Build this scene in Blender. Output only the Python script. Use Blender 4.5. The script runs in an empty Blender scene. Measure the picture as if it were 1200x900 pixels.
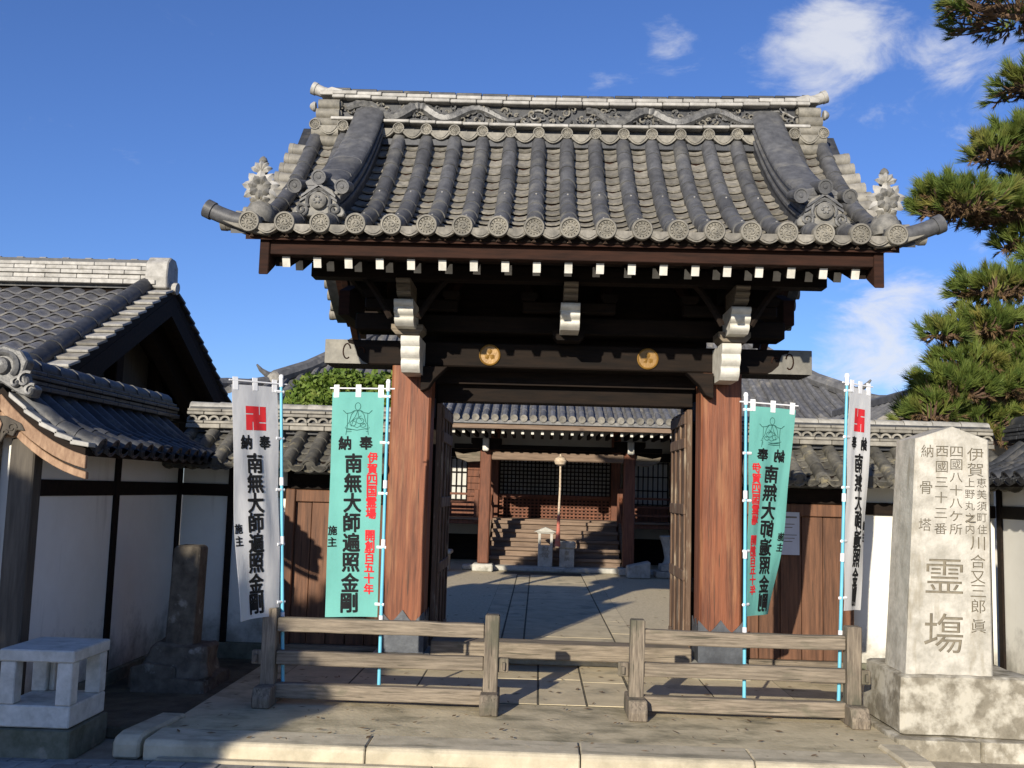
import bpy, bmesh, math, random
from mathutils import Vector, Matrix
random.seed(7)
PI = math.pi
rad = math.radians
scene = bpy.context.scene
COL = scene.collection

# ------------------------------------------------------------------ camera
cam_data = bpy.data.cameras.new('camera')
cam_data.sensor_width = 36.0
cam_data.lens = 34.5
cam_data.clip_start = 0.05
cam_data.clip_end = 3000
cam = bpy.data.objects.new('camera', cam_data)
COL.objects.link(cam)
_y, _p, _r = rad(1.7), rad(6.2), rad(1.65)
F = Vector((-math.sin(_y) * math.cos(_p), math.cos(_y) * math.cos(_p), math.sin(_p)))
R0 = Vector((math.cos(_y), math.sin(_y), 0))
U0 = R0.cross(F)
RR = R0 * math.cos(_r) + U0 * math.sin(_r)
UU = U0 * math.cos(_r) - R0 * math.sin(_r)
cam.matrix_world = Matrix(((RR.x, UU.x, -F.x, 0.0), (RR.y, UU.y, -F.y, 0.0), (RR.z, UU.z, -F.z, 1.6), (0, 0, 0, 1)))
scene.camera = cam

# ------------------------------------------------------------------ sun, sky, exposure
SUN = Vector((0.35, 1.0, -0.32)).normalized()          # direction the light travels
sl = bpy.data.lights.new('sun', 'SUN')
sl.energy = 5.0
sl.angle = rad(0.55)
sl.color = (1.0, 0.91, 0.76)
so = bpy.data.objects.new('sun', sl)
so.rotation_euler = SUN.to_track_quat('-Z', 'Y').to_euler()
so.location = (-6, -12, 9)
COL.objects.link(so)

world = bpy.data.worlds.new('World')
scene.world = world
world.use_nodes = True
wn, wl = world.node_tree.nodes, world.node_tree.links
wn.clear()
def wnode(t, **kw):
    n = wn.new(t)
    for k, v in kw.items():
        setattr(n, k, v)
    return n
wout = wnode('ShaderNodeOutputWorld')
wbg = wnode('ShaderNodeBackground')
wbg.inputs['Strength'].default_value = 0.094
sky = wnode('ShaderNodeTexSky', sky_type='NISHITA')
sky.sun_disc = False
sky.sun_elevation = math.asin(-SUN.z)
sky.sun_rotation = math.atan2(-SUN.x, -SUN.y)
sky.altitude = 200
sky.air_density = 1.0
sky.dust_density = 0.25
sky.ozone_density = 4.0
wtc = wnode('ShaderNodeTexCoord')
wmap = wnode('ShaderNodeMapping')
wmap.inputs['Scale'].default_value = (1.0, 1.0, 2.0)
wl.new(wtc.outputs['Generated'], wmap.inputs['Vector'])
def wmath(op, a, b=None, clamp=False):
    n = wnode('ShaderNodeMath', operation=op, use_clamp=clamp)
    for i, q in enumerate((a, b)):
        if q is None:
            continue
        if isinstance(q, (int, float)):
            n.inputs[i].default_value = q
        else:
            wl.new(q, n.inputs[i])
    return n.outputs[0]
def wnoise(scale, detail, rough, dist=0.0):
    n = wnode('ShaderNodeTexNoise')
    n.inputs['Scale'].default_value = scale
    n.inputs['Detail'].default_value = detail
    n.inputs['Roughness'].default_value = rough
    n.inputs['Distortion'].default_value = dist
    wl.new(wmap.outputs[0], n.inputs['Vector'])
    return n.outputs['Fac']
# cloud banks: soft lobes around a few directions, broken up by noise; elsewhere thin scattered cloud
nz = wnoise(9.0, 11, 0.62, 0.5)
lobes = None
for (dx, dy, dz, sz, amp) in [(.235, .878, .416, .05, .27), (.28, .865, .414, .045, .20), (.11, .895, .432, .03, .20), (.36, .85, .395, .07, .25), (.33, .922, .195, .04, .24),
                         (.275, .945, .165, .045, .20), (.32, .935, .135, .05, .24), (.44, .88, .13, .10, .20), (.05, .92, .392, .02, .15), (.255, .93, .275, .02, .2),
                         (.62, .74, .25, .2, .22), (-.75, .5, .4, .22, .2), (.7, -.5, .45, .3, .22), (-.4, -.75, .5, .25, .2), (.1, .1, .98, .2, .18)]:
    d = wnode('ShaderNodeVectorMath', operation='DISTANCE')
    wl.new(wtc.outputs['Generated'], d.inputs[0])
    d.inputs[1].default_value = Vector((dx, dy, dz)).normalized()
    q = wmath('DIVIDE', d.outputs['Value'], sz)
    q = wmath('MULTIPLY', q, q)
    q = wmath('MULTIPLY', q, -0.9)
    q = wmath('EXPONENT', q)
    q = wmath('MULTIPLY', q, amp)
    lobes = q if lobes is None else wmath('ADD', lobes, q)
cov = wmath('ADD', nz, lobes)
mr = wnode('ShaderNodeMapRange')
mr.interpolation_type = 'SMOOTHSTEP'
mr.inputs['From Min'].default_value = 0.645
mr.inputs['From Max'].default_value = 0.96
wl.new(cov, mr.inputs['Value'])
cl = wmath('MULTIPLY', mr.outputs[0], 0.80)
wmix = wnode('ShaderNodeMixRGB')
wl.new(cl, wmix.inputs['Fac'])
wtint = wnode('ShaderNodeMixRGB', blend_type='MULTIPLY')
wtint.inputs['Fac'].default_value = 1.0
wtint.inputs['Color2'].default_value = (0.78, 0.90, 1.28, 1)
wl.new(sky.outputs[0], wtint.inputs['Color1'])
wl.new(wtint.outputs[0], wmix.inputs['Color1'])
wmix.inputs['Color2'].default_value = (7.0, 7.1, 7.4, 1)
wl.new(wmix.outputs[0], wbg.inputs['Color'])
wl.new(wbg.outputs[0], wout.inputs['Surface'])

vs = scene.view_settings
vs.view_transform = 'Standard'
vs.look = 'None'
vs.exposure = 0.34
vs.gamma = 1.0
vs.use_curve_mapping = False

# ------------------------------------------------------------------ materials
def mat(name, c1, c2=None, scale=5.0, stretch=(1, 1, 1), rough=0.75, bump=0.2, bscale=50.0, bdist=0.004, objvar=0.15,
        stain=None, spec=0.4, metal=0.0, lo=0.35, hi=0.65, bstretch=None, transl=0.0):
    m = bpy.data.materials.new(name)
    m.use_nodes = True
    N, L = m.node_tree.nodes, m.node_tree.links
    b = N['Principled BSDF']
    b.inputs['Roughness'].default_value = rough
    b.inputs['Specular IOR Level'].default_value = spec
    b.inputs['Metallic'].default_value = metal
    if c2 is None:
        c2 = tuple(q * 0.72 for q in c1)
    geo = N.new('ShaderNodeNewGeometry')
    mp = N.new('ShaderNodeMapping'); mp.inputs['Scale'].default_value = stretch
    L.new(geo.outputs['Position'], mp.inputs['Vector'])
    nz = N.new('ShaderNodeTexNoise')
    nz.inputs['Scale'].default_value = scale; nz.inputs['Detail'].default_value = 8; nz.inputs['Roughness'].default_value = 0.65
    L.new(mp.outputs[0], nz.inputs['Vector'])
    rp = N.new('ShaderNodeValToRGB')
    rp.color_ramp.elements[0].position = lo; rp.color_ramp.elements[0].color = (*c2, 1)
    rp.color_ramp.elements[1].position = hi; rp.color_ramp.elements[1].color = (*c1, 1)
    L.new(nz.outputs['Fac'], rp.inputs['Fac'])
    cur = rp.outputs['Color']
    if stain:
        scol, slo, shi, sscale, sstretch = stain
        mp2 = N.new('ShaderNodeMapping'); mp2.inputs['Scale'].default_value = sstretch
        mp2.inputs['Location'].default_value = (3.1, 1.7, 5.3)
        L.new(geo.outputs['Position'], mp2.inputs['Vector'])
        n2 = N.new('ShaderNodeTexNoise'); n2.inputs['Scale'].default_value = sscale; n2.inputs['Detail'].default_value = 7; n2.inputs['Roughness'].default_value = 0.6
        L.new(mp2.outputs[0], n2.inputs['Vector'])
        r2 = N.new('ShaderNodeMapRange'); r2.inputs['From Min'].default_value = slo; r2.inputs['From Max'].default_value = shi
        L.new(n2.outputs['Fac'], r2.inputs['Value'])
        mx = N.new('ShaderNodeMixRGB'); mx.inputs['Color2'].default_value = (*scol, 1)
        L.new(r2.outputs[0], mx.inputs['Fac']); L.new(cur, mx.inputs['Color1'])
        cur = mx.outputs[0]
    if objvar:
        oi = N.new('ShaderNodeObjectInfo')
        mr_ = N.new('ShaderNodeMapRange'); mr_.inputs['To Min'].default_value = 1 - objvar; mr_.inputs['To Max'].default_value = 1 + objvar
        L.new(oi.outputs['Random'], mr_.inputs['Value'])
        mm = N.new('ShaderNodeMixRGB'); mm.blend_type = 'MULTIPLY'; mm.inputs['Fac'].default_value = 1
        L.new(cur, mm.inputs['Color1']); L.new(mr_.outputs[0], mm.inputs['Color2'])
        cur = mm.outputs[0]
    L.new(cur, b.inputs['Base Color'])
    if bump:
        n3 = N.new('ShaderNodeTexNoise'); n3.inputs['Scale'].default_value = bscale; n3.inputs['Detail'].default_value = 5
        mp3 = N.new('ShaderNodeMapping'); mp3.inputs['Scale'].default_value = bstretch or stretch
        L.new(geo.outputs['Position'], mp3.inputs['Vector']); L.new(mp3.outputs[0], n3.inputs['Vector'])
        bp = N.new('ShaderNodeBump'); bp.inputs['Strength'].default_value = bump; bp.inputs['Distance'].default_value = bdist
        L.new(n3.outputs['Fac'], bp.inputs['Height']); L.new(bp.outputs[0], b.inputs['Normal'])
    if transl:
        t = N.new('ShaderNodeBsdfTranslucent'); L.new(cur, t.inputs['Color'])
        ms = N.new('ShaderNodeMixShader'); ms.inputs['Fac'].default_value = transl
        L.new(b.outputs[0], ms.inputs[1]); L.new(t.outputs[0], ms.inputs[2])
        L.new(ms.outputs[0], N['Material Output'].inputs['Surface'])
    return m

M = {}
M['round_tile'] = mat('round_tile_clay', (.112, .113, .117), (.060, .061, .064), 14, rough=.52, bump=.3, bscale=90, objvar=.22, stain=((.16, .155, .14), .52, .72, 5, (1, 1, 1)))
M['flat_tile'] = mat('flat_tile_clay', (.25, .232, .195), (.125, .117, .10), 16, rough=.7, bump=.35, bscale=80, objvar=.28)
M['disc'] = mat('disc_clay', (.25, .232, .19), (.135, .127, .107), 18, rough=.68, bump=.3, bscale=90, objvar=.16)
M['ridge_tile'] = mat('ridge_clay', (.42, .405, .37), (.26, .25, .225), 12, rough=.6, bump=.25, bscale=70, objvar=.14, stain=((.16, .15, .12), .58, .78, 7, (1, 1, 2)))
M['carving'] = mat('carving_clay', (.17, .168, .16), (.06, .06, .06), 22, rough=.42, bump=.4, bscale=70)
M['ornament'] = mat('ornament_clay', (.22, .21, .185), (.11, .107, .097), 18, rough=.6, bump=.35, bscale=80, objvar=.1)
M['dark_tile'] = mat('dark_tile_clay', (.05, .053, .06), (.024, .026, .03), 12, rough=.55, bump=.3, bscale=80, objvar=.3, stain=((.13, .12, .10), .55, .75, 6, (1, 1, 1)))
M['wall_tile'] = mat('wall_tile_clay', (.15, .142, .12), (.062, .06, .055), 11, rough=.68, bump=.4, bscale=70, objvar=.3, stain=((.27, .235, .15), .56, .74, 9, (1, 1, 1)))
M['coping'] = mat('coping_clay', (.30, .28, .235), (.15, .14, .12), 9, rough=.62, bump=.3, bscale=70, objvar=.2)
M['hall_tile'] = mat('hall_tile_clay', (.16, .158, .155), (.085, .085, .086), 8, rough=.6, bump=.3, bscale=40, objvar=.2, stain=((.30, .28, .24), .56, .76, 3, (1, 1, 1)))
M['pillar'] = mat('pillar_wood', (.23, .076, .033), (.07, .022, .011), 3.0, stretch=(11, 11, .5), rough=.62, bump=.5, bscale=9, bstretch=(14, 14, .6), bdist=.006, objvar=.08,
                  stain=((.30, .135, .062), .52, .75, 2.4, (7, 7, .5)), lo=.3, hi=.62)
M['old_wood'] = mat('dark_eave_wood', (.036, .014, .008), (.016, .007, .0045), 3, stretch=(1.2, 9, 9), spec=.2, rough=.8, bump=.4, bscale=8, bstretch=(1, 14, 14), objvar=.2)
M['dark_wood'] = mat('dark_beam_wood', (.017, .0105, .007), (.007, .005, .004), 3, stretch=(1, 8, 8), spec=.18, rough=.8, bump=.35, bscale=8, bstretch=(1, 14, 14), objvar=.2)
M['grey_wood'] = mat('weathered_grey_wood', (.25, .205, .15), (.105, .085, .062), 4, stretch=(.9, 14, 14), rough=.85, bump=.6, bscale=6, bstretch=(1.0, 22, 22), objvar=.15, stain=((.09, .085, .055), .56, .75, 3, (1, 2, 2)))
M['grey_wood_v'] = mat('weathered_upright_wood', (.25, .205, .15), (.10, .08, .06), 4, stretch=(14, 14, .9), rough=.85, bump=.6, bscale=6, bstretch=(22, 22, 1), objvar=.15, stain=((.085, .08, .055), .5, .66, 2.3, (2, 2, 1)))
M['door_wood'] = mat('door_leaf_wood', (.17, .105, .066), (.085, .05, .032), 3, stretch=(10, 10, .8), rough=.75, bump=.5, bscale=8, bstretch=(18, 18, 1), objvar=.15, stain=((.36, .30, .22), .54, .72, 3, (4, 4, 1)))
M['side_wood'] = mat('side_panel_wood', (.17, .078, .04), (.07, .032, .017), 3, stretch=(10, 10, .6), rough=.7, bump=.5, bscale=8, bstretch=(16, 16, 1), objvar=.18)
M['wing_post'] = mat('wing_post_wood', (.10, .085, .065), (.05, .042, .033), 3, stretch=(10, 10, .8), rough=.8, bump=.5, bscale=8, bstretch=(18, 18, 1), objvar=.12)
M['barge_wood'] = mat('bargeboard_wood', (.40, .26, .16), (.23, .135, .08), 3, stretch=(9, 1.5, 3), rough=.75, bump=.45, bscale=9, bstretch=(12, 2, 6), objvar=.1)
M['hall_wood'] = mat('hall_red_wood', (.19, .07, .036), (.09, .034, .018), 3, stretch=(8, 8, .8), rough=.7, bump=.3, bscale=8, bstretch=(12, 12, 1), objvar=.15)
M['step_wood'] = mat('step_wood', (.24, .17, .12), (.14, .095, .066), 3, stretch=(.8, 8, 8), rough=.8, bump=.3, bscale=8, bstretch=(1, 14, 14), objvar=.12)
M['plaster'] = mat('white_plaster', (.80, .785, .715), (.72, .70, .63), 1.6, rough=.9, bump=.12, bscale=30, objvar=0, stain=((.42, .40, .34), .58, .9, 2.4, (3.5, 3.5, .35)))
def splash_dirt(m):
    N, L = m.node_tree.nodes, m.node_tree.links
    b = N['Principled BSDF']
    src = b.inputs['Base Color'].links[0].from_socket
    g = N.new('ShaderNodeNewGeometry'); sp = N.new('ShaderNodeSeparateXYZ'); L.new(g.outputs['Position'], sp.inputs[0])
    nz = N.new('ShaderNodeTexNoise'); nz.inputs['Scale'].default_value = 3.2; nz.inputs['Detail'].default_value = 9; nz.inputs['Roughness'].default_value = .7
    L.new(g.outputs['Position'], nz.inputs['Vector'])
    m1 = N.new('ShaderNodeMath'); m1.operation = 'MULTIPLY_ADD'; L.new(nz.outputs['Fac'], m1.inputs[0]); m1.inputs[1].default_value = 1.5; m1.inputs[2].default_value = -.42
    mr_ = N.new('ShaderNodeMath'); mr_.operation = 'SUBTRACT'; L.new(m1.outputs[0], mr_.inputs[0]); L.new(sp.outputs['Z'], mr_.inputs[1])
    rg = N.new('ShaderNodeMapRange'); rg.inputs['From Min'].default_value = -.12; rg.inputs['From Max'].default_value = .32; rg.inputs['To Max'].default_value = .8
    L.new(mr_.outputs[0], rg.inputs['Value'])
    mx = N.new('ShaderNodeMixRGB'); mx.inputs['Color2'].default_value = (.20, .185, .145, 1)
    L.new(rg.outputs[0], mx.inputs['Fac']); L.new(src, mx.inputs['Color1']); L.new(mx.outputs[0], b.inputs['Base Color'])
splash_dirt(M['plaster'])
M['cream_wall'] = mat('cream_plaster', (.55, .52, .44), (.45, .42, .36), 2, rough=.9, bump=.1, bscale=30, objvar=.05)  # even cream colour of the hall and rear house walls
M['white_paint'] = mat('white_painted_wood', (.72, .70, .63), (.50, .48, .42), 9, rough=.7, bump=.2, bscale=30, objvar=.06)
M['gold'] = mat('gilt_metal', (.30, .165, .035), (.19, .10, .02), 14, rough=.42, bump=.3, bscale=60, objvar=.05, metal=.15, spec=.5)
M['shoe'] = mat('pillar_shoe_metal', (.115, .125, .14), (.06, .065, .075), 6, rough=.5, bump=.3, bscale=40, metal=.55, objvar=.05)
M['stone'] = mat('pale_granite', (.53, .50, .43), (.33, .31, .26), 9, rough=.85, bump=.8, bscale=55, bdist=.006, objvar=.06, stain=((.24, .205, .14), .54, .80, 3.6, (3, 3, .7)))
M['side_stone'] = M['stone']
M['lichen_stone'] = mat('lichen_stone', (.28, .25, .19), (.17, .15, .11), 14, rough=.9, bump=.6, bscale=50, objvar=.1, stain=((.50, .465, .38), .44, .60, 7, (1, 1, 1)))
M['grey_stone'] = mat('grey_stone', (.50, .485, .43), (.36, .35, .305), 12, rough=.88, bump=.5, bscale=90, objvar=.08, stain=((.15, .145, .11), .55, .75, 4, (1, 1, 1)))
M['box_stone'] = mat('pale_box_stone', (.62, .60, .54), (.46, .445, .39), 12, rough=.88, bump=.6, bscale=70, objvar=.05, stain=((.25, .24, .19), .56, .78, 5, (1, 1, 1)))
M['moss_stone'] = mat('mossy_stone', (.19, .185, .14), (.09, .095, .06), 8, rough=.92, bump=.6, bscale=50, objvar=.1, stain=((.30, .27, .21), .56, .72, 5, (1, 1, 1)))
M['rock'] = mat('rough_dark_rock', (.17, .145, .11), (.075, .063, .048), 9, rough=.92, bump=.8, bscale=40, bdist=.01, objvar=.12, stain=((.33, .30, .25), .57, .68, 7, (1, 1, 1)))
M['kerb'] = mat('kerb_stone', (.55, .48, .345), (.39, .34, .24), 6, rough=.85, bump=.4, bscale=60, objvar=.08, stain=((.20, .18, .125), .52, .72, 3, (.8, 3, 1)))
M['apron'] = mat('apron_concrete', (.60, .51, .335), (.43, .365, .235), 3.4, rough=.92, bump=.5, bscale=30, bdist=.008, objvar=0, stain=((.21, .185, .115), .47, .68, 2.6, (1.1, 1.7, 1)))
M['slab'] = mat('path_slab', (.62, .525, .345), (.48, .405, .265), 4, rough=.85, bump=.35, bscale=60, objvar=.10, stain=((.20, .19, .14), .55, .75, 2.5, (1, 1, 1)))
M['gravel'] = mat('gravel', (.68, .575, .385), (.42, .355, .235), 38, rough=.95, bump=.5, bscale=75, bdist=.012, objvar=0, lo=.3, hi=.7)
M['soil'] = mat('damp_soil', (.15, .13, .085), (.06, .053, .034), 5, rough=.95, bump=.8, bscale=35, bdist=.015, objvar=0)
M['paver'] = mat('road_paver', (.33, .31, .275), (.22, .205, .18), 14, rough=.9, bump=.4, bscale=90, objvar=.18)
M['ground'] = mat('ground_paving', (.36, .315, .235), (.26, .225, .165), 12, rough=.92, bump=.5, bscale=60, objvar=0)
M['teal'] = mat('teal_cloth', (.23, .60, .53), (.20, .54, .475), 3, rough=.8, bump=.6, bscale=7, bdist=.012, bstretch=(1.5, 1.5, .5), objvar=0, spec=.2, transl=.36)
M['white_cloth'] = mat('white_cloth', (.76, .76, .75), (.68, .68, .68), 3, rough=.8, bump=.6, bscale=7, bdist=.012, bstretch=(1.5, 1.5, .5), objvar=0, spec=.2, transl=.36)
M['ink'] = mat('black_ink', (.012, .013, .014), (.008, .008, .009), 9, rough=.8, bump=0, objvar=0, spec=.2)
M['red_ink'] = mat('red_ink', (.62, .03, .035), (.52, .022, .03), 9, rough=.8, bump=0, objvar=0, spec=.2)
M['line_ink'] = mat('thin_line_ink', (.03, .12, .10), (.02, .09, .075), 9, rough=.8, bump=0, objvar=0, spec=.2)
M['pole_blue'] = mat('blue_plastic_pole', (.17, .52, .66), (.14, .45, .59), 5, rough=.35, bump=0, objvar=.05)
M['clip_white'] = mat('white_plastic', (.80, .80, .80), (.72, .72, .72), 9, rough=.4, bump=0, objvar=0)
M['paper'] = mat('paper', (.62, .62, .64), (.54, .54, .57), 6, rough=.8, bump=0, objvar=0)
M['shoji'] = mat('shoji_paper', (.60, .60, .56), (.50, .50, .46), 5, rough=.9, bump=0, objvar=.1)
M['rope'] = mat('rope_cloth', (.62, .52, .40), (.40, .30, .2), 30, rough=.9, bump=.5, bscale=60, objvar=0)
M['red_cloth'] = mat('red_rope_cloth', (.50, .10, .07), (.40, .2, .15), 30, rough=.9, bump=.3, objvar=0)
M['bark'] = mat('pine_bark', (.20, .125, .08), (.07, .045, .032), 10, stretch=(1, 1, .5), rough=.95, bump=1.0, bscale=22, bdist=.02, objvar=0)
M['carved_ink'] = mat('weathered_groove', (.24, .21, .155), (.15, .13, .095), 20, rough=.95, bump=.2, objvar=0)
def leafmat(name, c1, c2, c3, transl=.25):
    m = mat(name, c1, c2, 7, rough=.6, bump=0, objvar=0, spec=.3, transl=transl, stain=(c3, .52, .7, 2.6, (1, 1, 1)))
    return m
M['needle'] = leafmat('pine_needles', (.20, .245, .05), (.085, .14, .03), (.30, .27, .07), .3)
M['brown_needle'] = mat('old_pine_needles', (.19, .12, .055), (.09, .055, .028), 9, rough=.8, bump=0, objvar=0)
M['leaf'] = leafmat('shrub_leaves', (.17, .24, .04), (.065, .125, .02), (.30, .33, .09), .25)
M['hedge_leaf'] = leafmat('hedge_leaves', (.06, .11, .025), (.03, .06, .015), (.10, .14, .04), .2)

def cracks(m, stretch, scale=5.0, lo=.655, hi=.70, col=(.03, .018, .01)):
    """long drying cracks that follow the grain"""
    N, L = m.node_tree.nodes, m.node_tree.links
    b = N['Principled BSDF']
    src = b.inputs['Base Color'].links[0].from_socket
    g = N.new('ShaderNodeNewGeometry'); mp = N.new('ShaderNodeMapping'); mp.inputs['Scale'].default_value = stretch
    L.new(g.outputs['Position'], mp.inputs['Vector'])
    nz = N.new('ShaderNodeTexNoise'); nz.inputs['Scale'].default_value = scale; nz.inputs['Detail'].default_value = 4; nz.inputs['Distortion'].default_value = .25
    L.new(mp.outputs[0], nz.inputs['Vector'])
    rg = N.new('ShaderNodeMapRange'); rg.inputs['From Min'].default_value = lo; rg.inputs['From Max'].default_value = hi; rg.inputs['To Max'].default_value = .85
    L.new(nz.outputs['Fac'], rg.inputs['Value'])
    mx = N.new('ShaderNodeMixRGB'); mx.inputs['Color2'].default_value = (*col, 1)
    L.new(rg.outputs[0], mx.inputs['Fac']); L.new(src, mx.inputs['Color1']); L.new(mx.outputs[0], b.inputs['Base Color'])
cracks(M['pillar'], (16, 16, .35))
cracks(M['side_wood'], (16, 16, .5))
cracks(M['grey_wood'], (.6, 16, 16), lo=.62, hi=.68, col=(.05, .045, .03))
cracks(M['grey_wood_v'], (16, 16, .8), lo=.62, hi=.68, col=(.05, .045, .03))

# ------------------------------------------------------------------ mesh helpers
W = {}                                                  # world location of every object built
class MB:
    def __init__(s):
        s.v, s.f = [], []
    def add(s, vs_, fs_):
        o = len(s.v)
        s.v.extend([Vector(q) for q in vs_])
        s.f.extend([tuple(o + i for i in f) for f in fs_])
        return s
    def bb(s, x0, x1, y0, y1, z0, z1):
        return s.add([(x0, y0, z0), (x1, y0, z0), (x1, y1, z0), (x0, y1, z0), (x0, y0, z1), (x1, y0, z1), (x1, y1, z1), (x0, y1, z1)],
                     [(3, 2, 1, 0), (4, 5, 6, 7), (0, 1, 5, 4), (1, 2, 6, 5), (2, 3, 7, 6), (3, 0, 4, 7)])
    def frame_box(s, o, ax, ay, az, sx, sy, sz):
        """box centred on o with half sizes along three unit axes"""
        pts = []
        for c in ((-1, -1, -1), (1, -1, -1), (1, 1, -1), (-1, 1, -1), (-1, -1, 1), (1, -1, 1), (1, 1, 1), (-1, 1, 1)):
            pts.append(o + ax * (c[0] * sx) + ay * (c[1] * sy) + az * (c[2] * sz))
        return s.add(pts, [(3, 2, 1, 0), (4, 5, 6, 7), (0, 1, 5, 4), (1, 2, 6, 5), (2, 3, 7, 6), (3, 0, 4, 7)])
    def prism(s, poly, axis, a0, a1):
        n = len(poly)
        def P(q, a):
            return {'x': (a, q[0], q[1]), 'y': (q[0], a, q[1]), 'z': (q[0], q[1], a)}[axis]
        vs_ = [P(q, a0) for q in poly] + [P(q, a1) for q in poly]
        fs_ = [tuple(range(n))[::-1], tuple(range(n, 2 * n))] + [(i, (i + 1) % n, n + (i + 1) % n, n + i) for i in range(n)]
        return s.add(vs_, fs_)
    def ribbon(s, pts, half_w, axis):
        """solid strip: list of (lower point, upper point) pairs, thickened along axis"""
        ax = Vector(axis)
        n = len(pts)
        vs_ = []
        for lo, hi in pts:
            lo, hi = Vector(lo), Vector(hi)
            vs_ += [lo - ax * half_w, lo + ax * half_w, hi + ax * half_w, hi - ax * half_w]
        fs_ = []
        for i in range(n - 1):
            a, b = 4 * i, 4 * i + 4
            for k in range(4):
                fs_.append((a + k, a + (k + 1) % 4, b + (k + 1) % 4, b + k))
        fs_.append((3, 2, 1, 0)); e = 4 * (n - 1); fs_.append((e, e + 1, e + 2, e + 3))
        return s.add(vs_, fs_)
    def tube(s, pts, radii, seg=8, cap=True):
        pts = [Vector(p) for p in pts]
        if isinstance(radii, (int, float)):
            radii = [radii] * len(pts)
        o = len(s.v)
        prev = None
        for i, p in enumerate(pts):
            t = (pts[min(i + 1, len(pts) - 1)] - pts[max(i - 1, 0)]).normalized()
            if prev is None:
                u = t.cross(Vector((0, 0, 1)))
                if u.length < 1e-3:
                    u = t.cross(Vector((1, 0, 0)))
                u.normalize()
            else:
                u = (prev - t * prev.dot(t)).normalized()
            prev = u
            w = t.cross(u)
            for k in range(seg):
                a = 2 * PI * k / seg
                s.v.append(p + (u * math.cos(a) + w * math.sin(a)) * radii[i])
        for i in range(len(pts) - 1):
            for k in range(seg):
                a, b = o + i * seg + k, o + i * seg + (k + 1) % seg
                s.f.append((a, b, b + seg, a + seg))
        if cap:
            s.f.append(tuple(o + k for k in range(seg))[::-1])
            e = o + (len(pts) - 1) * seg
            s.f.append(tuple(e + k for k in range(seg)))
        return s
    def lathe(s, prof, o, ax, seg=16, close=True):
        """profile of (radius, height) turned about axis ax through o"""
        o, ax = Vector(o), Vector(ax).normalized()
        u = ax.cross(Vector((0, 0, 1)))
        if u.length < 1e-3:
            u = Vector((1, 0, 0))
        u.normalize(); w = ax.cross(u)
        b = len(s.v)
        for r, h in prof:
            for k in range(seg):
                a = 2 * PI * k / seg
                s.v.append(o + ax * h + (u * math.cos(a) + w * math.sin(a)) * r)
        for i in range(len(prof) - 1):
            for k in range(seg):
                a, c = b + i * seg + k, b + i * seg + (k + 1) % seg
                s.f.append((a, c, c + seg, a + seg))
        if close:
            s.f.append(tuple(b + k for k in range(seg))[::-1])
            e = b + (len(prof) - 1) * seg
            s.f.append(tuple(e + k for k in range(seg)))
        return s
    def mesh(s, name, m, smooth=True, bevel=0, angle=38, fix=True):
        me = bpy.data.meshes.new(name)
        me.from_pydata([tuple(q) for q in s.v], [], s.f)
        if fix or bevel:
            bm = bmesh.new(); bm.from_mesh(me)
            bmesh.ops.recalc_face_normals(bm, faces=bm.faces)
            if bevel:
                es = [e for e in bm.edges if len(e.link_faces) == 2 and e.calc_face_angle() > rad(30)]
                bmesh.ops.bevel(bm, geom=es, offset=bevel, segments=1, affect='EDGES', clamp_overlap=True)
            bm.to_mesh(me); bm.free()
        me.update()
        if smooth:
            me.shade_smooth(); me.set_sharp_from_angle(angle=rad(angle))
        me.materials.append(m)
        return me
    def build(s, name, m, parent=None, smooth=True, bevel=0, angle=38, fix=True):
        c = Vector((0, 0, 0))
        if s.v:
            lo = Vector((min(q.x for q in s.v), min(q.y for q in s.v), min(q.z for q in s.v)))
            hi = Vector((max(q.x for q in s.v), max(q.y for q in s.v), max(q.z for q in s.v)))
            c = (lo + hi) / 2
            if parent is None:
                c.z = lo.z
        for q in s.v:
            q -= c
        return piece(name, s.mesh(name, m, smooth, bevel, angle, fix), parent, c)

def piece(name, me, parent, loc, rot=None):
    o = bpy.data.objects.new(name, me)
    COL.objects.link(o)
    loc = Vector(loc)
    W[o.name] = loc.copy()
    if parent is not None:
        o.parent = parent
        loc = loc - W[parent.name]
    o.location = loc
    if rot is not None:
        o.rotation_euler = rot.to_euler()
    return o
def tag(o, label, cat, group=None, kind=None):
    if label: o['label'] = label
    if cat: o['category'] = cat
    if group: o['group'] = group
    if kind: o['kind'] = kind
    return o
def thing(name, loc, label, cat, group=None):
    o = bpy.data.objects.new(name, None)
    o.empty_display_size = 0.2
    COL.objects.link(o)
    o.location = loc
    W[o.name] = Vector(loc)
    return tag(o, label, cat, group)
def box(name, m, parent, x0, x1, y0, y1, z0, z1, bevel=0.004):
    return MB().bb(x0, x1, y0, y1, z0, z1).build(name, m, parent, smooth=False, bevel=bevel)
def structure(o):
    o['kind'] = 'structure'
    return o
def axes(y, z):
    """3x3 rotation whose local y and z point along the given vectors"""
    y = y.normalized(); z = (z - y * z.dot(y)).normalized(); x = y.cross(z)
    return Matrix((x, y, z)).transposed()

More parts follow.
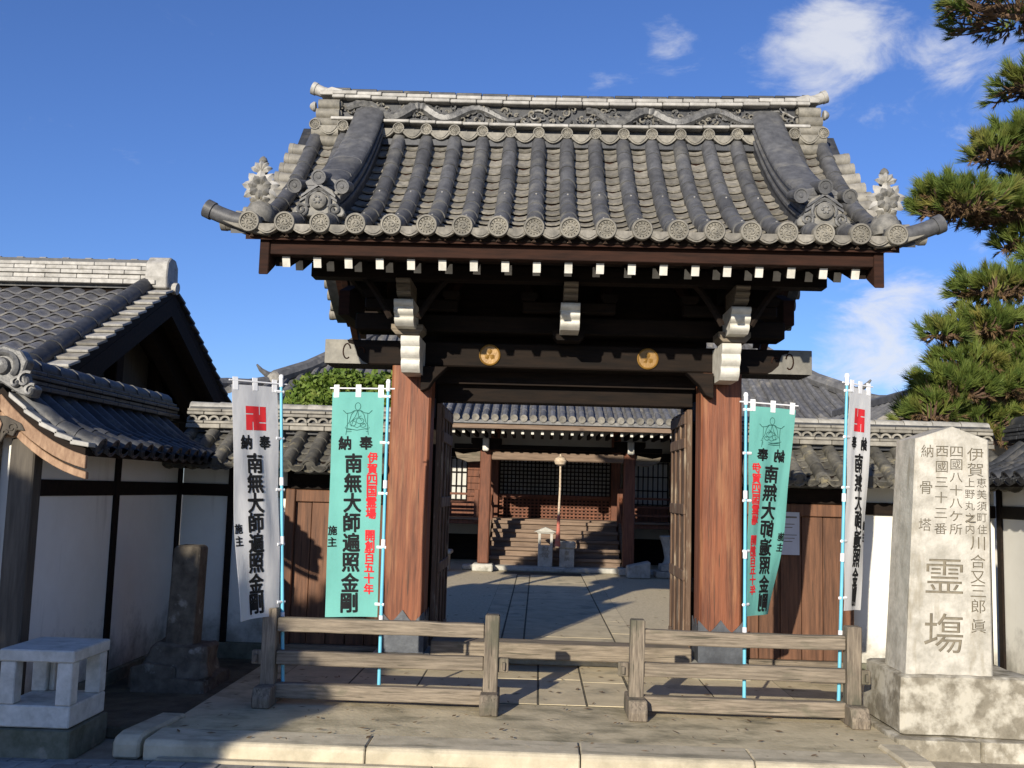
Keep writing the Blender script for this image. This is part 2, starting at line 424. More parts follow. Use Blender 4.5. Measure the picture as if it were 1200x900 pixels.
# ---- shared tile meshes (local y up-slope, z out of the roof, lower end at y = 0)
CACHE = {}
def round_tile_mesh(r, L, m, seg=10):
    k = ('r', r, L, m.name)
    if k not in CACHE:
        b = MB()
        rows = [(0.0, r * .90), (0.0, r * 1.05), (L * .10, r * 1.03), (L * .16, r * .99), (L * 1.06, r * .95)]
        for y, q in rows:
            for i in range(seg + 1):
                a = PI * (-.10 + 1.20 * i / seg)
                b.v.append(Vector((math.cos(a) * q, y, math.sin(a) * q)))
        n = seg + 1
        for j in range(len(rows) - 1):
            for i in range(seg):
                b.f.append((j * n + i, j * n + i + 1, (j + 1) * n + i + 1, (j + 1) * n + i))
        CACHE[k] = b.mesh('round_tile', m, angle=50)
    return CACHE[k]
def flat_tile_mesh(w, L, sag, m, th=.016, seg=6):
    k = ('f', w, L, sag, m.name)
    if k not in CACHE:
        b = MB()
        for (y, dz) in ((0, -th), (0, 0), (L * 1.18, -.006), (L * 1.18, -th)):
            for i in range(seg + 1):
                x = -w / 2 + w * i / seg
                b.v.append(Vector((x, y, sag * ((2 * x / w) ** 2 - 1) + dz)))
        n = seg + 1
        for j in range(3):
            for i in range(seg):
                b.f.append((j * n + i, j * n + i + 1, (j + 1) * n + i + 1, (j + 1) * n + i))
        CACHE[k] = b.mesh('flat_tile', m, angle=40)
    return CACHE[k]
def disc_mesh(r, m, fine=True):
    k = ('d', r, m.name, fine)
    if k not in CACHE:
        b = MB()
        sg = 24 if fine else 12
        if fine:
            prof = [(r, .05), (r, -.012), (r * .94, -.02), (r * .80, -.02), (r * .76, -.008), (r * .52, -.008), (r * .50, -.013), (r * .46, -.008), (r * .04, -.010)]
        else:
            prof = [(r, .04), (r, -.01), (r * .78, -.01), (r * .72, 0.0), (r * .1, -.004)]
        b.lathe(prof, (0, 0, 0), (0, 1, 0), sg)
        if fine:
            for i in range(14):                          # ring of beads
                a = 2 * PI * i / 14
                b.lathe([(r * .075, 0), (r * .06, -.008), (r * .02, -.011)], (math.cos(a) * r * .64, -.008, math.sin(a) * r * .64), (0, 1, 0), 5)
            for j in range(3):                           # three comma swirls
                pts = []; rs = []
                for t in range(7):
                    a = 2 * PI * j / 3 + t * .33
                    q = r * (.16 + .035 * t)
                    pts.append((math.cos(a) * q, -.012, math.sin(a) * q)); rs.append(r * (.10 - .012 * t))
                b.tube(pts, rs, 5)
        CACHE[k] = b.mesh('eave_disc', m, angle=40)
    return CACHE[k]
def crescent_mesh(w, sag, drop, m):
    k = ('c', w, sag, drop, m.name)
    if k not in CACHE:
        b = MB(); seg = 8
        up = [(-w / 2 + w * i / seg, sag * ((2 * (-w / 2 + w * i / seg) / w) ** 2 - 1)) for i in range(seg + 1)]
        dn = [(x, z - drop * (1 - .55 * abs(2 * x / w) ** 2)) for x, z in up]
        b.prism(up + dn[::-1], 'y', -.028, .05)
        inn = [(x * .80, z * .9 - .012) for x, z in up]
        ind = [(x * .80, z + .012) for x, z in dn]
        b.prism(inn + ind[::-1], 'y', -.036, -.02)
        CACHE[k] = b.mesh('eave_tile', m, smooth=False)
    return CACHE[k]

def tiled_slope(parent, p0, e, d, ncol, pitch, length, r, nr, nf, m_round, m_flat, m_disc, fine=False, skip=(), flat=True):
    """straight roof slope: p0 = top of first column on the deck, e = along the eave, d = down the slope"""
    e, d = Vector(e).normalized(), Vector(d).normalized()
    n = e.cross(d)
    if n.z < 0: n = -n
    rot = axes(-d, n)
    L = length / nr
    rm = round_tile_mesh(r, L, m_round)
    dm = disc_mesh(r * 1.08, m_disc, fine)
    Lf = length / max(nf, 1)
    fm = flat_tile_mesh(pitch - r * .9, Lf, r * .5, m_flat)
    for i in range(ncol):
        p = Vector(p0) + e * (i * pitch)
        if i not in skip:
            for k in range(nr):
                piece('round_tile', rm, parent, p + d * (L * (k + 1)) + n * (.3 * r), rot)
            piece('eave_disc', dm, parent, p + d * (length + .012) + n * (.3 * r), rot)
        if flat and i < ncol - 1:
            q = p + e * (pitch / 2)
            rt = axes(-d - n * .10, n)
            for k in range(nf):
                piece('flat_tile', fm, parent, q + d * (Lf * (k + 1) + (.03 if k == nf - 1 else 0)) + n * (r * .55), rt)
            if True:
                piece('eave_tile', crescent_mesh(pitch - r * 1.1, r * .5, r * .5, m_flat), parent, q + d * (length + .02) + n * (r * .55), rot)

# ---- lettering
GLY = {}
def glyph(ch, bold=0.0):
    k = (ch, bold)
    if k in GLY: return GLY[k]
    cu = bpy.data.curves.new('glyph', 'FONT')
    cu.body = ch; cu.size = 1.0; cu.offset = bold; cu.resolution_u = 3
    ob = bpy.data.objects.new('glyph', cu)
    COL.objects.link(ob)
    dg = bpy.context.evaluated_depsgraph_get()
    me = bpy.data.meshes.new_from_object(ob.evaluated_get(dg))
    vs_ = [(v.co.x, v.co.y) for v in me.vertices]
    fs_ = [tuple(p.vertices) for p in me.polygons]
    bpy.data.objects.remove(ob); bpy.data.curves.remove(cu); bpy.data.meshes.remove(me)
    x0, x1 = min(q[0] for q in vs_), max(q[0] for q in vs_)
    y0, y1 = min(q[1] for q in vs_), max(q[1] for q in vs_)
    sc = max(x1 - x0, y1 - y0)
    vs_ = [((x - (x0 + x1) / 2) / sc, (y - (y0 + y1) / 2) / sc) for x, y in vs_]
    GLY[k] = (vs_, fs_)
    return GLY[k]

# ================================================================== the setting
structure(MB().bb(-400, 400, -200, 1500, -1.0, -.125).build('ground', M['ground'], smooth=False, fix=False))
apron = structure(MB().bb(-2.42, 2.44, 6.52, 9.72, -.124, 0.0).build('apron', M['apron'], smooth=False, bevel=.01))
terrace = structure(MB().bb(-3.9, -2.425, 6.70, 9.72, -.124, -.045).build('planting_strip', M['soil'], smooth=False, bevel=.01))
terrace2 = structure(MB().bb(2.445, 5.2, 7.3, 9.72, -.124, -.02).build('side_terrace', M['apron'], smooth=False, bevel=.01))
court = structure(MB().bb(-14, 16, 9.73, 30, -.124, .015).build('courtyard', M['gravel'], smooth=False))
road = structure(MB().bb(-5.2, 5.2, 4.6, 6.13, -.124, -.115).build('pavement', M['ground'], smooth=False))
# pavers along the roadside
pm = MB().bb(-.102, .102, -.052, .052, -.02, .0).mesh('paver', M['paver'], smooth=False, bevel=.004)
for row in range(4):
    for i in range(34):
        x = -4.3 + i * .21 + (.105 if row % 2 else 0)
        piece('paver', pm, road, (x, 6.07 - row * .111, -.098 + random.uniform(-.002, .002)), Matrix.Rotation(random.uniform(-.012, .012), 3, 'Z'))
# kerb stones
kx = [-2.40, -1.02, .30, 1.36, 2.26]
for a, b_ in zip(kx[:-1], kx[1:]):
    z = random.uniform(-.004, .004)
    MB().prism([(6.20, -.124), (6.20, -.02 + z), (6.225, .006 + z), (6.50, .012 + z), (6.515, .0), (6.515, -.124)], 'x', a + .004, b_ - .004).build('kerb_stone', M['kerb'], apron, smooth=False, bevel=.008)
# lower step in front of the kerb
for a, b_ in ((-2.3, -.6), (-.6, .9), (.9, 2.2)):
    box('step_stone', M['kerb'], apron, a + .003, b_ - .003, 6.135, 6.197, -.124, -.085, .006)
# return kerbs at both ends of the apron, rounded nose
def end_kerb(x0, x1, y0, y1, skew):
    b = MB()
    prof = [(y0 + .00, -.12), (y0 + .0, -.02), (y0 + .03, .015), (y0 + .10, .03), (y1, .025), (y1, -.12)]
    b.prism(prof, 'x', x0, x1)
    for q in b.v:
        q.x += (q.y - y0) * skew
    b.build('end_kerb_stone', M['kerb'], apron, smooth=False, bevel=.015)
end_kerb(-2.60, -2.43, 6.22, 6.86, .10)
end_kerb(2.27, 2.45, 6.16, 6.70, -.02)
# slabs of the path over the apron, on a bed of dark earth
box('path_bed', M['soil'], apron, -2.1, 2.1, 8.04, 8.96, -.02, .002, 0)
box('path_bed', M['soil'], apron, -.36, .785, 7.61, 8.04, -.02, .002, 0)
box('path_bed', M['soil'], apron, -.93, 1.44, 8.96, 9.66, -.02, .002, 0)
sx = [-.36, .04, .41, .78]
for (a, b_) in zip(sx[:-1], sx[1:]):
    ys = [7.62, 8.55 + random.uniform(-.2, .2), 9.66]
    for c, d in zip(ys[:-1], ys[1:]):
        box('path_slab', M['slab'], apron, a + .009, b_ - .009, c + .009, d - .009, -.05, .0065 + random.uniform(-.001, .001), .0015)
# slabs under and beside the gate
for (a, b_, c, d) in ((-1.5, -.94, 8.05, 9.0), (-.94, -.37, 8.1, 9.66), (.79, 1.45, 8.1, 9.66), (1.45, 2.1, 8.0, 8.98), (-2.1, -1.5, 8.05, 9.0)):
    box('path_slab', M['slab'], apron, a + .007, b_ - .007, c + .008, d - .008, -.05, .0055, .0015)
# courtyard path
y = 9.75
box('path_bed', M['soil'], court, -.62, 1.12, 9.75, 19.6, -.02, .0175, 0)
cw = [(-.62, -.36), (-.35, -.12), (-.11, .86), (.87, 1.12)]
for (a, b_) in cw:
    y = 9.76 + random.uniform(0, .5)
    first = 9.74
    while y < 19.6:
        box('path_slab', M['slab'], court, a + .005, b_ - .005, first + .005, min(y, 19.6) - .007, -.03, .0225 + random.uniform(-.001, .001), .0015)
        first = y
        y += random.uniform(1.0, 1.5)

M['sleeve'] = mat('dull_metal_sleeve', (.19, .18, .155), (.12, .115, .10), 9, rough=.55, bump=.2, bscale=40, metal=.3, objvar=.05)
# ================================================================== the temple gate
XC = .19
gate = thing('temple_gate', (XC, 9.1, 0), 'large wooden temple gate with curved grey tiled roof and two red brown pillars', 'gate')
def zf(Y):
    s = Y - 7.3
    return 3.53 + .30 * s + .216 * s * s
def slope_at(Y):
    s = Y - 7.3
    a = math.atan(.30 + .432 * s)
    return Vector((0, math.cos(a), math.sin(a))), Vector((0, -math.sin(a), math.cos(a)))
YR = 9.40
# arc-length table of the front slope
AR = [(7.30, 0.0)]
while AR[-1][0] < 9.26:
    y0 = AR[-1][0]; y1 = y0 + .01
    AR.append((y1, AR[-1][1] + math.hypot(.01, zf(y1) - zf(y0))))
ALEN = AR[-1][1]
def y_at(s):
    for (a, b_) in AR:
        if b_ >= s: return a
    return AR[-1][0]
xs = [XC + (i - 9) * .272 for i in range(19)]
# roof deck, both slopes
b = MB()
ys = [7.36 + (9.40 - 7.36) * i / 12 for i in range(13)]
top = [(q, zf(q) - .02) for q in ys] + [(2 * YR - q, zf(q) - .02) for q in ys[-2::-1]]
bot = [(q, zz - .055) for q, zz in top]
b.prism(top + bot[::-1], 'x', XC - 2.50, XC + 2.50)
roof = b.build('roof', M['old_wood'], gate, smooth=False)
# round tile columns of the front slope
NR = 8
RL = (ALEN - .06) / NR
rm = round_tile_mesh(.070, RL, M['round_tile'], 12)
dm = disc_mesh(.081, M['disc'])
for i, x in enumerate(xs):
    for k in range(NR):
        if i in (2, 16) and k >= 2: continue
        Y0 = y_at(k * RL + .02)
        yy, nn = slope_at(y_at((k + .5) * RL))
        p = Vector((x + random.uniform(-.003, .003), Y0, zf(Y0))) + nn * .045
        piece('round_tile', rm, roof, p, axes(yy, nn))
    yy, nn = slope_at(7.3)
    piece('eave_disc', dm, roof, Vector((x, 7.262, zf(7.3) + .058)), axes(Vector((0, 1, .12 + random.uniform(-.05, .05))), Vector((random.uniform(-.5, .5), 0, 1))))
    # small white nail caps
    if i not in (2, 16):
        for s in (.16, .95):
            Y0 = y_at(s + .2); yy, nn = slope_at(Y0)
            b = MB().lathe([(.009, 0), (.008, .006), (.002, .009)], Vector((x, Y0, zf(Y0))) + nn * .114, nn, 6)
            b.build('nail_cap', M['ridge_tile'], roof)
NF = 16
FL = ALEN / NF
fm = flat_tile_mesh(.232, FL, .040, M['flat_tile'])
for i in range(18):
    x = (xs[i] + xs[i + 1]) / 2
    for k in range(NF):
        Y0 = y_at(k * FL)
        yy, nn = slope_at(Y0)
        piece('flat_tile', fm, roof, Vector((x + random.uniform(-.004, .004), Y0 - (.03 if k == 0 else 0), zf(Y0))) + nn * (.052 + random.uniform(-.003, .003)), axes(yy - nn * .13, nn))
    yy, nn = slope_at(7.3)
    piece('eave_tile', crescent_mesh(.20, .040, .038, M['flat_tile']), roof, Vector((x, 7.290, zf(7.3) + .052)), axes(Vector((0, 1, .1)), Vector((0, 0, 1))))
# rear slope: one long tile run per column
for i, x in enumerate(xs):
    pts = [(x, 2 * YR - q, zf(q) + .045) for q in ys]
    MB().tube(pts, .082, 8).build('round_tile', M['round_tile'], roof)

# verge tiles laid sideways along both gables
vm = MB()
vm.lathe([(.066, 0), (.070, .02), (.066, .06), (.062, .165)], (0, 0, 0), (0, 1, 0), 12)
vm.lathe([(.072, .03), (.072, -.012), (.054, -.012), (.050, -.004), (.01, -.006)], (0, 0, 0), (0, 1, 0), 12)
vmesh = vm.mesh('verge_tile', M['coping'])
for sgn in (-1, 1):
    xe = XC + sgn * 2.64
    for k in range(11):
        Yv = y_at(.10 + k * .205)
        for Y1 in (Yv, 2 * YR - Yv):
            piece('verge_tile', vmesh, roof, (xe + (0 if k else sgn * .05), Y1, zf(Yv) + .055), axes(Vector((-sgn, 0, -.06)), Vector((0, 0, 1))))
    # flat strip under the verge tiles
    pts = [((xe - sgn * .14, q, zf(q) - .03), (xe - sgn * .14, q, zf(q) + .02)) for q in ys]
    pts += [((xe - sgn * .14, 2 * YR - q, zf(q) - .03), (xe - sgn * .14, 2 * YR - q, zf(q) + .02)) for q in ys[-2::-1]]
    MB().ribbon(pts, .12, (1, 0, 0)).build('verge_strip', M['dark_tile'], roof, smooth=False)
    # upturned corner tile at the eave
    cpts = [(XC + sgn * (2.38 + t * .42), 7.35 - .02 * t, 3.59 + .01 * t + .10 * t * t) for t in [i / 8 for i in range(9)]]
    rs = [.060 + .004 * t for t in [i / 8 for i in range(9)]]
    ct = MB().tube(cpts, rs, 14)
    dirv = (Vector(cpts[-1]) - Vector(cpts[-2])).normalized()
    ct.lathe([(.073, -.05), (.073, .012), (.058, .012), (.052, .004), (.01, .006)], cpts[-1], dirv, 16)
    ct.build('corner_tile', M['round_tile'], roof)
    lip = [(XC + sgn * (2.30 + t * .40), 3.55 + .10 * t * t) for t in [i / 6 for i in range(7)]]
    poly = lip + [(x, z - .055 + .02 * i / 6) for i, (x, z) in enumerate(lip)][::-1]
    MB().prism(poly, 'y', 7.29, 7.52).build('corner_lip', M['disc'], roof, smooth=False, bevel=.004)

# ---- main ridge
RX0, RX1 = XC - 2.30, XC + 2.33
ridge = MB().bb(RX0, RX1, 9.24, 9.56, 4.86, 5.36).build('ridge', M['dark_tile'], gate, smooth=False)
def zr(x):                                             # slight upward sweep of the ridge towards its ends
    t = (x - XC) / 2.33
    return .045 * t * t
box('ridge_base', M['dark_tile'], ridge, RX0 + .02, RX1 - .02, 9.17, 9.63, 4.90, 4.965)
sm = disc_mesh(.058, M['disc'])
for i, x in enumerate(xs):
    piece('ridge_disc', sm, ridge, (x, 9.155, 5.035 + zr(x)), axes(Vector((0, 1, 0)), Vector((0, 0, 1))))
    if i < 18:
        piece('ridge_arc_tile', crescent_mesh(.215, .05, .045, M['disc']), ridge, (x + .136, 9.17, 5.03 + zr(x)), axes(Vector((0, 1, 0)), Vector((0, 0, 1))))
def course(y0, y1, z0, z1, n, off, m=M['ridge_tile'], name='ridge_tile'):
    Lx = (RX1 - RX0) / n
    for i in range(n + (1 if off else 0)):
        a = RX0 + (i - off) * Lx; b_ = a + Lx
        a = max(a, RX0); b_ = min(b_, RX1)
        if b_ - a < .03: continue
        dz = zr((a + b_) / 2) + random.uniform(-.002, .002)
        dy = random.uniform(-.004, .004)
        box(name, m, ridge, a + .003, b_ - .003, y0 + dy, y1 + dy, z0 + dz, z1 + dz, .006)
course(9.135, 9.665, 5.095, 5.125, 18, 0)
course(9.150, 9.650, 5.322, 5.356, 18, .5)
course(9.165, 9.635, 5.362, 5.400, 19, 0)
course(9.19, 9.61, 5.406, 5.435, 18, .3, M['dark_tile'], 'ridge_cap')
# carved dragon frieze: one long body winding through curls of cloud and wave
for face in (-1, 1):
    yb = 9.40 + face * .165
    b = MB()
    b.bb(RX0 + .03, RX1 - .03, min(yb, yb - face * .03), max(yb, yb - face * .03), 5.13, 5.33)
    fr = b.build('frieze', M['dark_tile'], ridge, smooth=False)
    for (s0, s1, ph) in ((RX0 + .15, XC - .25, 0), (XC + .15, RX1 - .12, 1.3)):
        pts = []; rs = []; n = 70
        for i in range(n):
            t = i / (n - 1); x = s0 + (s1 - s0) * t
            pts.append((x + .03 * math.sin(9 * t + ph), yb + face * (.018 + .014 * math.cos(23 * t + ph)), 5.228 + zr(x) + .06 * math.sin(21 * t + ph)))
            rs.append(.040 * (.35 + math.sin(PI * min(1, .12 + t)) ** .6) * (1 + .18 * (i % 2)))
        MB().tube(pts, rs, 7).build('dragon', M['carving'], fr)
    rnd = random.Random(3)
    for k in range(130):                                  # curls
        x = RX0 + .1 + (RX1 - RX0 - .2) * (k + rnd.random() * .8) / 130
        z = 5.16 + rnd.random() * .135 + zr(x)
        pts = []; rs = []; sg = rnd.choice((-1, 1)); a0 = rnd.random() * 6.28; q0 = rnd.uniform(.022, .05)
        for t in range(12):
            a = a0 + sg * t * .52; q = q0 * (1 - t / 14)
            pts.append((x + q * math.cos(a), yb + face * (.012 + .0035 * t), z + q * math.sin(a)))
            rs.append(.012 * (1 - t / 22))
        MB().tube(pts, rs, 5).build('cloud_curl', M['carving'] if k % 2 else M['disc'], fr)
# ridge ends: stacked rolls, little roof and projecting tube
for sgn in (-1, 1):
    x0 = XC + sgn * 2.20
    end = MB()
    xa, xb = sorted((x0, x0 + sgn * .10))
    end.bb(xa, xb, 9.22, 9.58, 4.86, 5.40)
    eo = end.build('ridge_end', M['dark_tile'], gate, smooth=False, bevel=.01)
    for k in range(5):
        z = 4.93 + k * .092
        w = .28 - .018 * k
        MB().tube([(x0 + sgn * .02, 9.20, z), (x0 + sgn * (w + .02), 9.20, z)], .056, 12).build('end_roll', M['disc'], eo)
        MB().bb(min(x0, x0 + sgn * w), max(x0, x0 + sgn * w), 9.18, 9.60, z - .02, z + .04).build('end_slab', M['disc'], eo, smooth=False, bevel=.01)
    MB().lathe([(.045, 0), (.05, .02), (.03, .05), (.01, .06)], (x0 + sgn * .26, 9.2, 5.28), (sgn, 0, 0), 10).build('end_knob', M['ridge_tile'], eo)
    b = MB().prism([(x0, 5.40), (x0 + sgn * .22, 5.40), (x0 + sgn * .24, 5.43), (x0 + sgn * .11, 5.48), (x0, 5.45)], 'y', 9.18, 9.62)
    b.build('end_hood', M['ridge_tile'], eo, smooth=False, bevel=.005)
    tp = [(x0 - sgn * .02, 9.40, 5.475), (x0 + sgn * .12, 9.40, 5.485), (x0 + sgn * .24, 9.40, 5.51), (x0 + sgn * .34, 9.40, 5.55)]
    tb = MB().tube(tp, [.052, .053, .055, .06], 12)
    tb.lathe([(.066, -.03), (.066, .01), (.05, .01), (.045, .003), (.01, .005)], tp[-1], (Vector(tp[-1]) - Vector(tp[-2])), 12)
    tb.build('end_tube', M['ridge_tile'], eo)

# ---- descending ridges with their demon-face end tiles
for sgn, x in ((-1, xs[2]), (1, xs[16])):
    yk = [7.72 + (9.27 - 7.72) * i / 14 for i in range(15)]
    def kz(Y, h):
        t = max(0, (Y - 8.55) / .72)
        return zf(Y) + h + .03 * t * t
    kx_ = lambda q: x + sgn * (.105 - .085 * (q - 7.72) / 1.55)
    dr = MB().ribbon([((kx_(q), q, zf(q) + .0), (kx_(q), q, kz(q, .12))) for q in yk], .135, (1, 0, 0)).build('descending_ridge', M['dark_tile'], gate, smooth=False, bevel=.004)
    for h0, h1, hw in ((.122, .165, .155), (.168, .208, .138), (.211, .250, .152), (.253, .292, .132), (.295, .33, .145)):
        MB().ribbon([((kx_(q), q, kz(q, h0)), (kx_(q), q, kz(q, h1))) for q in yk], hw, (1, 0, 0)).build('ridge_course', M['round_tile'], dr, smooth=False, bevel=.006)
    for s in range(4):                                   # broad rounded cap, in lengths
        seg = yk[s * 3:s * 3 + 4] if s < 3 else yk[9:]
        b = MB(); n = 9
        for j, q in enumerate(seg):
            g = 1.02 if j == 0 else 1.0
            row = [Vector((kx_(q) + .145 * g * math.cos(PI * i / (n - 1)), q, kz(q, .332) + .062 * g * math.sin(PI * i / (n - 1)) ** .8)) for i in range(n)]
            o = len(b.v); b.v += row
            if j:
                for i in range(n - 1): b.f.append((o - n + i, o - n + i + 1, o + i + 1, o + i))
            if j == 0 or j == len(seg) - 1:
                b.f.append(tuple(range(o, o + n)))
        b.build('ridge_cap', M['round_tile'], dr, angle=50)
    x = x + sgn * .105
    # end tile with boss, scrolls and three small tubes over it
    zo = zf(7.66) + .075
    yo = 7.62
    prof = [(-.20, 0), (-.215, .035), (-.19, .075), (-.155, .09), (-.135, .15), (-.11, .215), (0, .275), (.11, .215), (.135, .15), (.155, .09), (.19, .075), (.215, .035), (.20, 0)]
    ob = MB().prism([(x + px, zo + pz) for px, pz in prof], 'y', yo, yo + .10).build('end_ornament', M['ornament'], gate, smooth=False, bevel=.008)
    MB().lathe([(.068, 0), (.068, -.035), (.05, -.05), (.012, -.055)], (x, yo, zo + .12), (0, 1, 0), 18).build('boss', M['ornament'], ob)
    for i in range(6):
        a = i * PI / 3
        MB().lathe([(.013, 0), (.01, -.012), (.003, -.016)], (x + .025 * math.cos(a), yo - .048, zo + .12 + .025 * math.sin(a)), (0, 1, 0), 6).build('boss_petal', M['carving'], ob)
    arc = [(x + .094 * math.cos(a), yo - .012, zo + .12 + .094 * math.sin(a)) for a in [rad(-30 + 240 * i / 14) for i in range(15)]]
    MB().tube(arc, .014, 6).build('boss_ring', M['carving'], ob)
    for s2 in (-1, 1):
        pts = []
        for t in range(14):
            a = rad(250 - t * 38); q = .052 * (1 - t / 17)
            pts.append((x + s2 * (.135 + q * math.cos(a)), yo - .012, zo + .052 + q * math.sin(a)))
        MB().tube(pts, .012, 6).build('scroll', M['carving'], ob)
    for hh, sc in ((.20, 1.0), (.235, .92)):              # chevron mouldings
        pl = [(x - .15 * sc, zo + hh - .07), (x, zo + hh + .03), (x + .15 * sc, zo + hh - .07), (x + .15 * sc, zo + hh - .09), (x, zo + hh + .008), (x - .15 * sc, zo + hh - .09)]
        MB().prism(pl, 'y', yo - .02 - .01 * (hh > .21), yo + .12).build('chevron', M['round_tile'], ob, smooth=False)
    for dx, dz in ((-.19, .235), (0, .31), (.19, .235)):
        b = MB().tube([(x + dx, yo - .04, zo + dz), (x + dx * .9, yo + .30, zo + dz + .10)], [.052, .05], 12)
        b.lathe([(.06, .03), (.06, -.012), (.046, -.012), (.042, -.004), (.018, -.004), (.016, -.01), (.004, -.012)], (x + dx, yo - .04, zo + dz), (0, 1, .25), 14)
        b.build('end_tube', M['round_tile'], ob)

# ---- lotus finials on the eave corners
for sgn in (-1, 1):
    fx, fy = XC + sgn * 2.42, 7.44
    fz = zf(7.46) + .10
    fo = MB().lathe([(.095, -.06), (.115, .0), (.11, .035), (.085, .085), (.055, .105), (.05, .13)], (fx, fy, fz), (0, 0, 1), 14).build('finial', M['ornament'], gate)
    def petal(cx, cz, ang, ln, wd, tilt, m):
        d = Vector((math.cos(ang), -tilt, math.sin(ang))).normalized()
        n_ = Vector((0, -1, 0)); s_ = d.cross(n_).normalized()
        c = Vector((cx, fy - .01, cz))
        b = MB()
        prof = [(0, .35), (.35, .9), (.6, 1.0), (.85, .6), (1.0, .08)]
        for t, wv in prof:
            cp = c + d * (ln * t) + n_ * (.03 * math.sin(PI * t))
            b.v += [cp - s_ * wd * wv, cp + n_ * .018, cp + s_ * wd * wv, cp - n_ * .016]
        for i in range(len(prof) - 1):
            for k in range(4):
                b.f.append((4 * i + k, 4 * i + (k + 1) % 4, 4 * i + 4 + (k + 1) % 4, 4 * i + 4 + k))
        b.build('petal', m, fo)
    for i in range(9):
        petal(fx, fz + .215, PI / 2 + i * 2 * PI / 9, .15, .040, .1, M['ridge_tile'])
    for i in range(7):
        petal(fx, fz + .215, PI / 2 + (i + .5) * 2 * PI / 7, .105, .038, .5, M['ornament'])
    MB().lathe([(.05, .0), (.052, -.04), (.035, -.055), (.01, -.058)], (fx, fy, fz + .205), (0, 1, 0), 12).build('flower_heart', M['ornament'], fo)
    for i in range(5):
        petal(fx, fz + .345, rad(20 + i * 35), .09, .026, .2, M['ridge_tile'])
    MB().lathe([(.02, .30), (.045, .36), (.028, .395), (.014, .405), (.03, .42), (.036, .44), (.024, .465), (.004, .48)], (fx, fy, fz), (0, 0, 1), 10).build('bud', M['ornament'], fo)
    for i in range(6):
        petal(fx, fz + .09, rad(-20 + i * 44), .09, .032, .3, M['disc'])

# ---- eaves: fascias, rafters with white ends, purlins, bargeboards
EX0, EX1 = XC - 2.34, XC + 2.36
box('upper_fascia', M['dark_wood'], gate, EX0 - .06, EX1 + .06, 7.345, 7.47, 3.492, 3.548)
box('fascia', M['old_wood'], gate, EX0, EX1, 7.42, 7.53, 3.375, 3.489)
for i in range(37):                                     # small pale triangles standing in for sunlit spots between the eave tiles
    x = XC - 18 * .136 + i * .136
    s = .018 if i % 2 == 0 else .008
    MB().prism([(x - s, 3.492), (x + s, 3.492), (x, 3.492 + s * 1.3)], 'y', 7.334, 7.344).build('sunlit_spot', M['barge_wood'], roof, smooth=False)
for sgn in (-1, 1):
    xb = XC + sgn * 2.36
    pts = []
    for q in [7.40 + (9.40 - 7.40) * i / 14 for i in range(15)]:
        t = (q - 7.4) / 2
        pts.append(((xb, q, zf(q) - .355 + .09 * math.sin(PI * min(1, t * 1.3))), (xb, q, zf(q) - .075)))
    pts += [(Vector((a[0], 2 * YR - a[1], a[2])), Vector((c[0], 2 * YR - c[1], c[2]))) for a, c in pts[-2::-1]]
    MB().ribbon(pts, .038, (1, 0, 0)).build('bargeboard', M['old_wood'], gate, smooth=False, bevel=.006)
    MB().ribbon([(Vector(a) + Vector((-sgn * .09, 0, .02)), Vector(c) + Vector((-sgn * .09, 0, .0))) for a, c in pts[1:-1]], .035, (1, 0, 0)).build('inner_bargeboard', M['dark_wood'], gate, smooth=False)
nr_ = 19
for i in range(nr_):
    x = XC + (i - 9) * .2455
    r_ax = Vector((0, 1, .42)).normalized(); up = Vector((0, -.42, 1)).normalized(); ex = Vector((1, 0, 0))
    c0 = Vector((x, 7.50, 3.335))
    ra = MB().frame_box(c0 + r_ax * .55, r_ax, ex, up, .55, .029, .040).build('flying_rafter', M['dark_wood'], gate, smooth=False)
    MB().frame_box(c0 - r_ax * .004, r_ax, ex, up, .005, .030, .041).build('rafter_tip', M['white_paint'], ra, smooth=False)
    x2 = x + (.008 if i % 2 else -.006)
    c1 = Vector((x2, 7.93, 3.405)); r2 = Vector((0, 1, .46)).normalized(); u2 = Vector((0, -.46, 1)).normalized()
    rb = MB().frame_box(c1 + r2 * .80, r2, ex, u2, .80, .029, .040).build('base_rafter', M['dark_wood'], gate, smooth=False)
    MB().frame_box(c1 - r2 * .004, r2, ex, u2, .005, .030, .041).build('rafter_tip', M['white_paint'], rb, smooth=False)
    c2 = Vector((x2, 2 * YR - 7.55, 3.40)); r3 = Vector((0, -1, .46)).normalized(); u3 = Vector((0, .46, 1)).normalized()
    MB().frame_box(c2 + r3 * 1.0, r3, ex, u3, 1.0, .040, .043).build('rear_rafter', M['dark_wood'], gate, smooth=False)
box('rafter_batten', M['dark_wood'], gate, XC - 2.26, XC + 2.28, 7.90, 7.98, 3.462, 3.50)
PX0, PX1 = XC - 2.18, XC + 2.20
box('eave_purlin', M['dark_wood'], gate, PX0, PX1, 8.20, 8.36, 3.375, 3.50)
box('ridge_purlin', M['dark_wood'], gate, PX0, PX1, 9.30, 9.50, 4.20, 4.42)
box('rear_purlin', M['dark_wood'], gate, PX0, PX1, 10.44, 10.62, 3.36, 3.49)
for x in (XC - 1.9, XC + 1.9):                           # gable boarding, well behind the bargeboards
    pl = [(8.40, 3.42), (8.40, 3.80), (9.40, 4.70), (10.40, 3.80), (10.40, 3.42)]
    MB().prism(pl, 'x', x - .02, x + .02).build('gable_board', M['dark_wood'], gate, smooth=False)

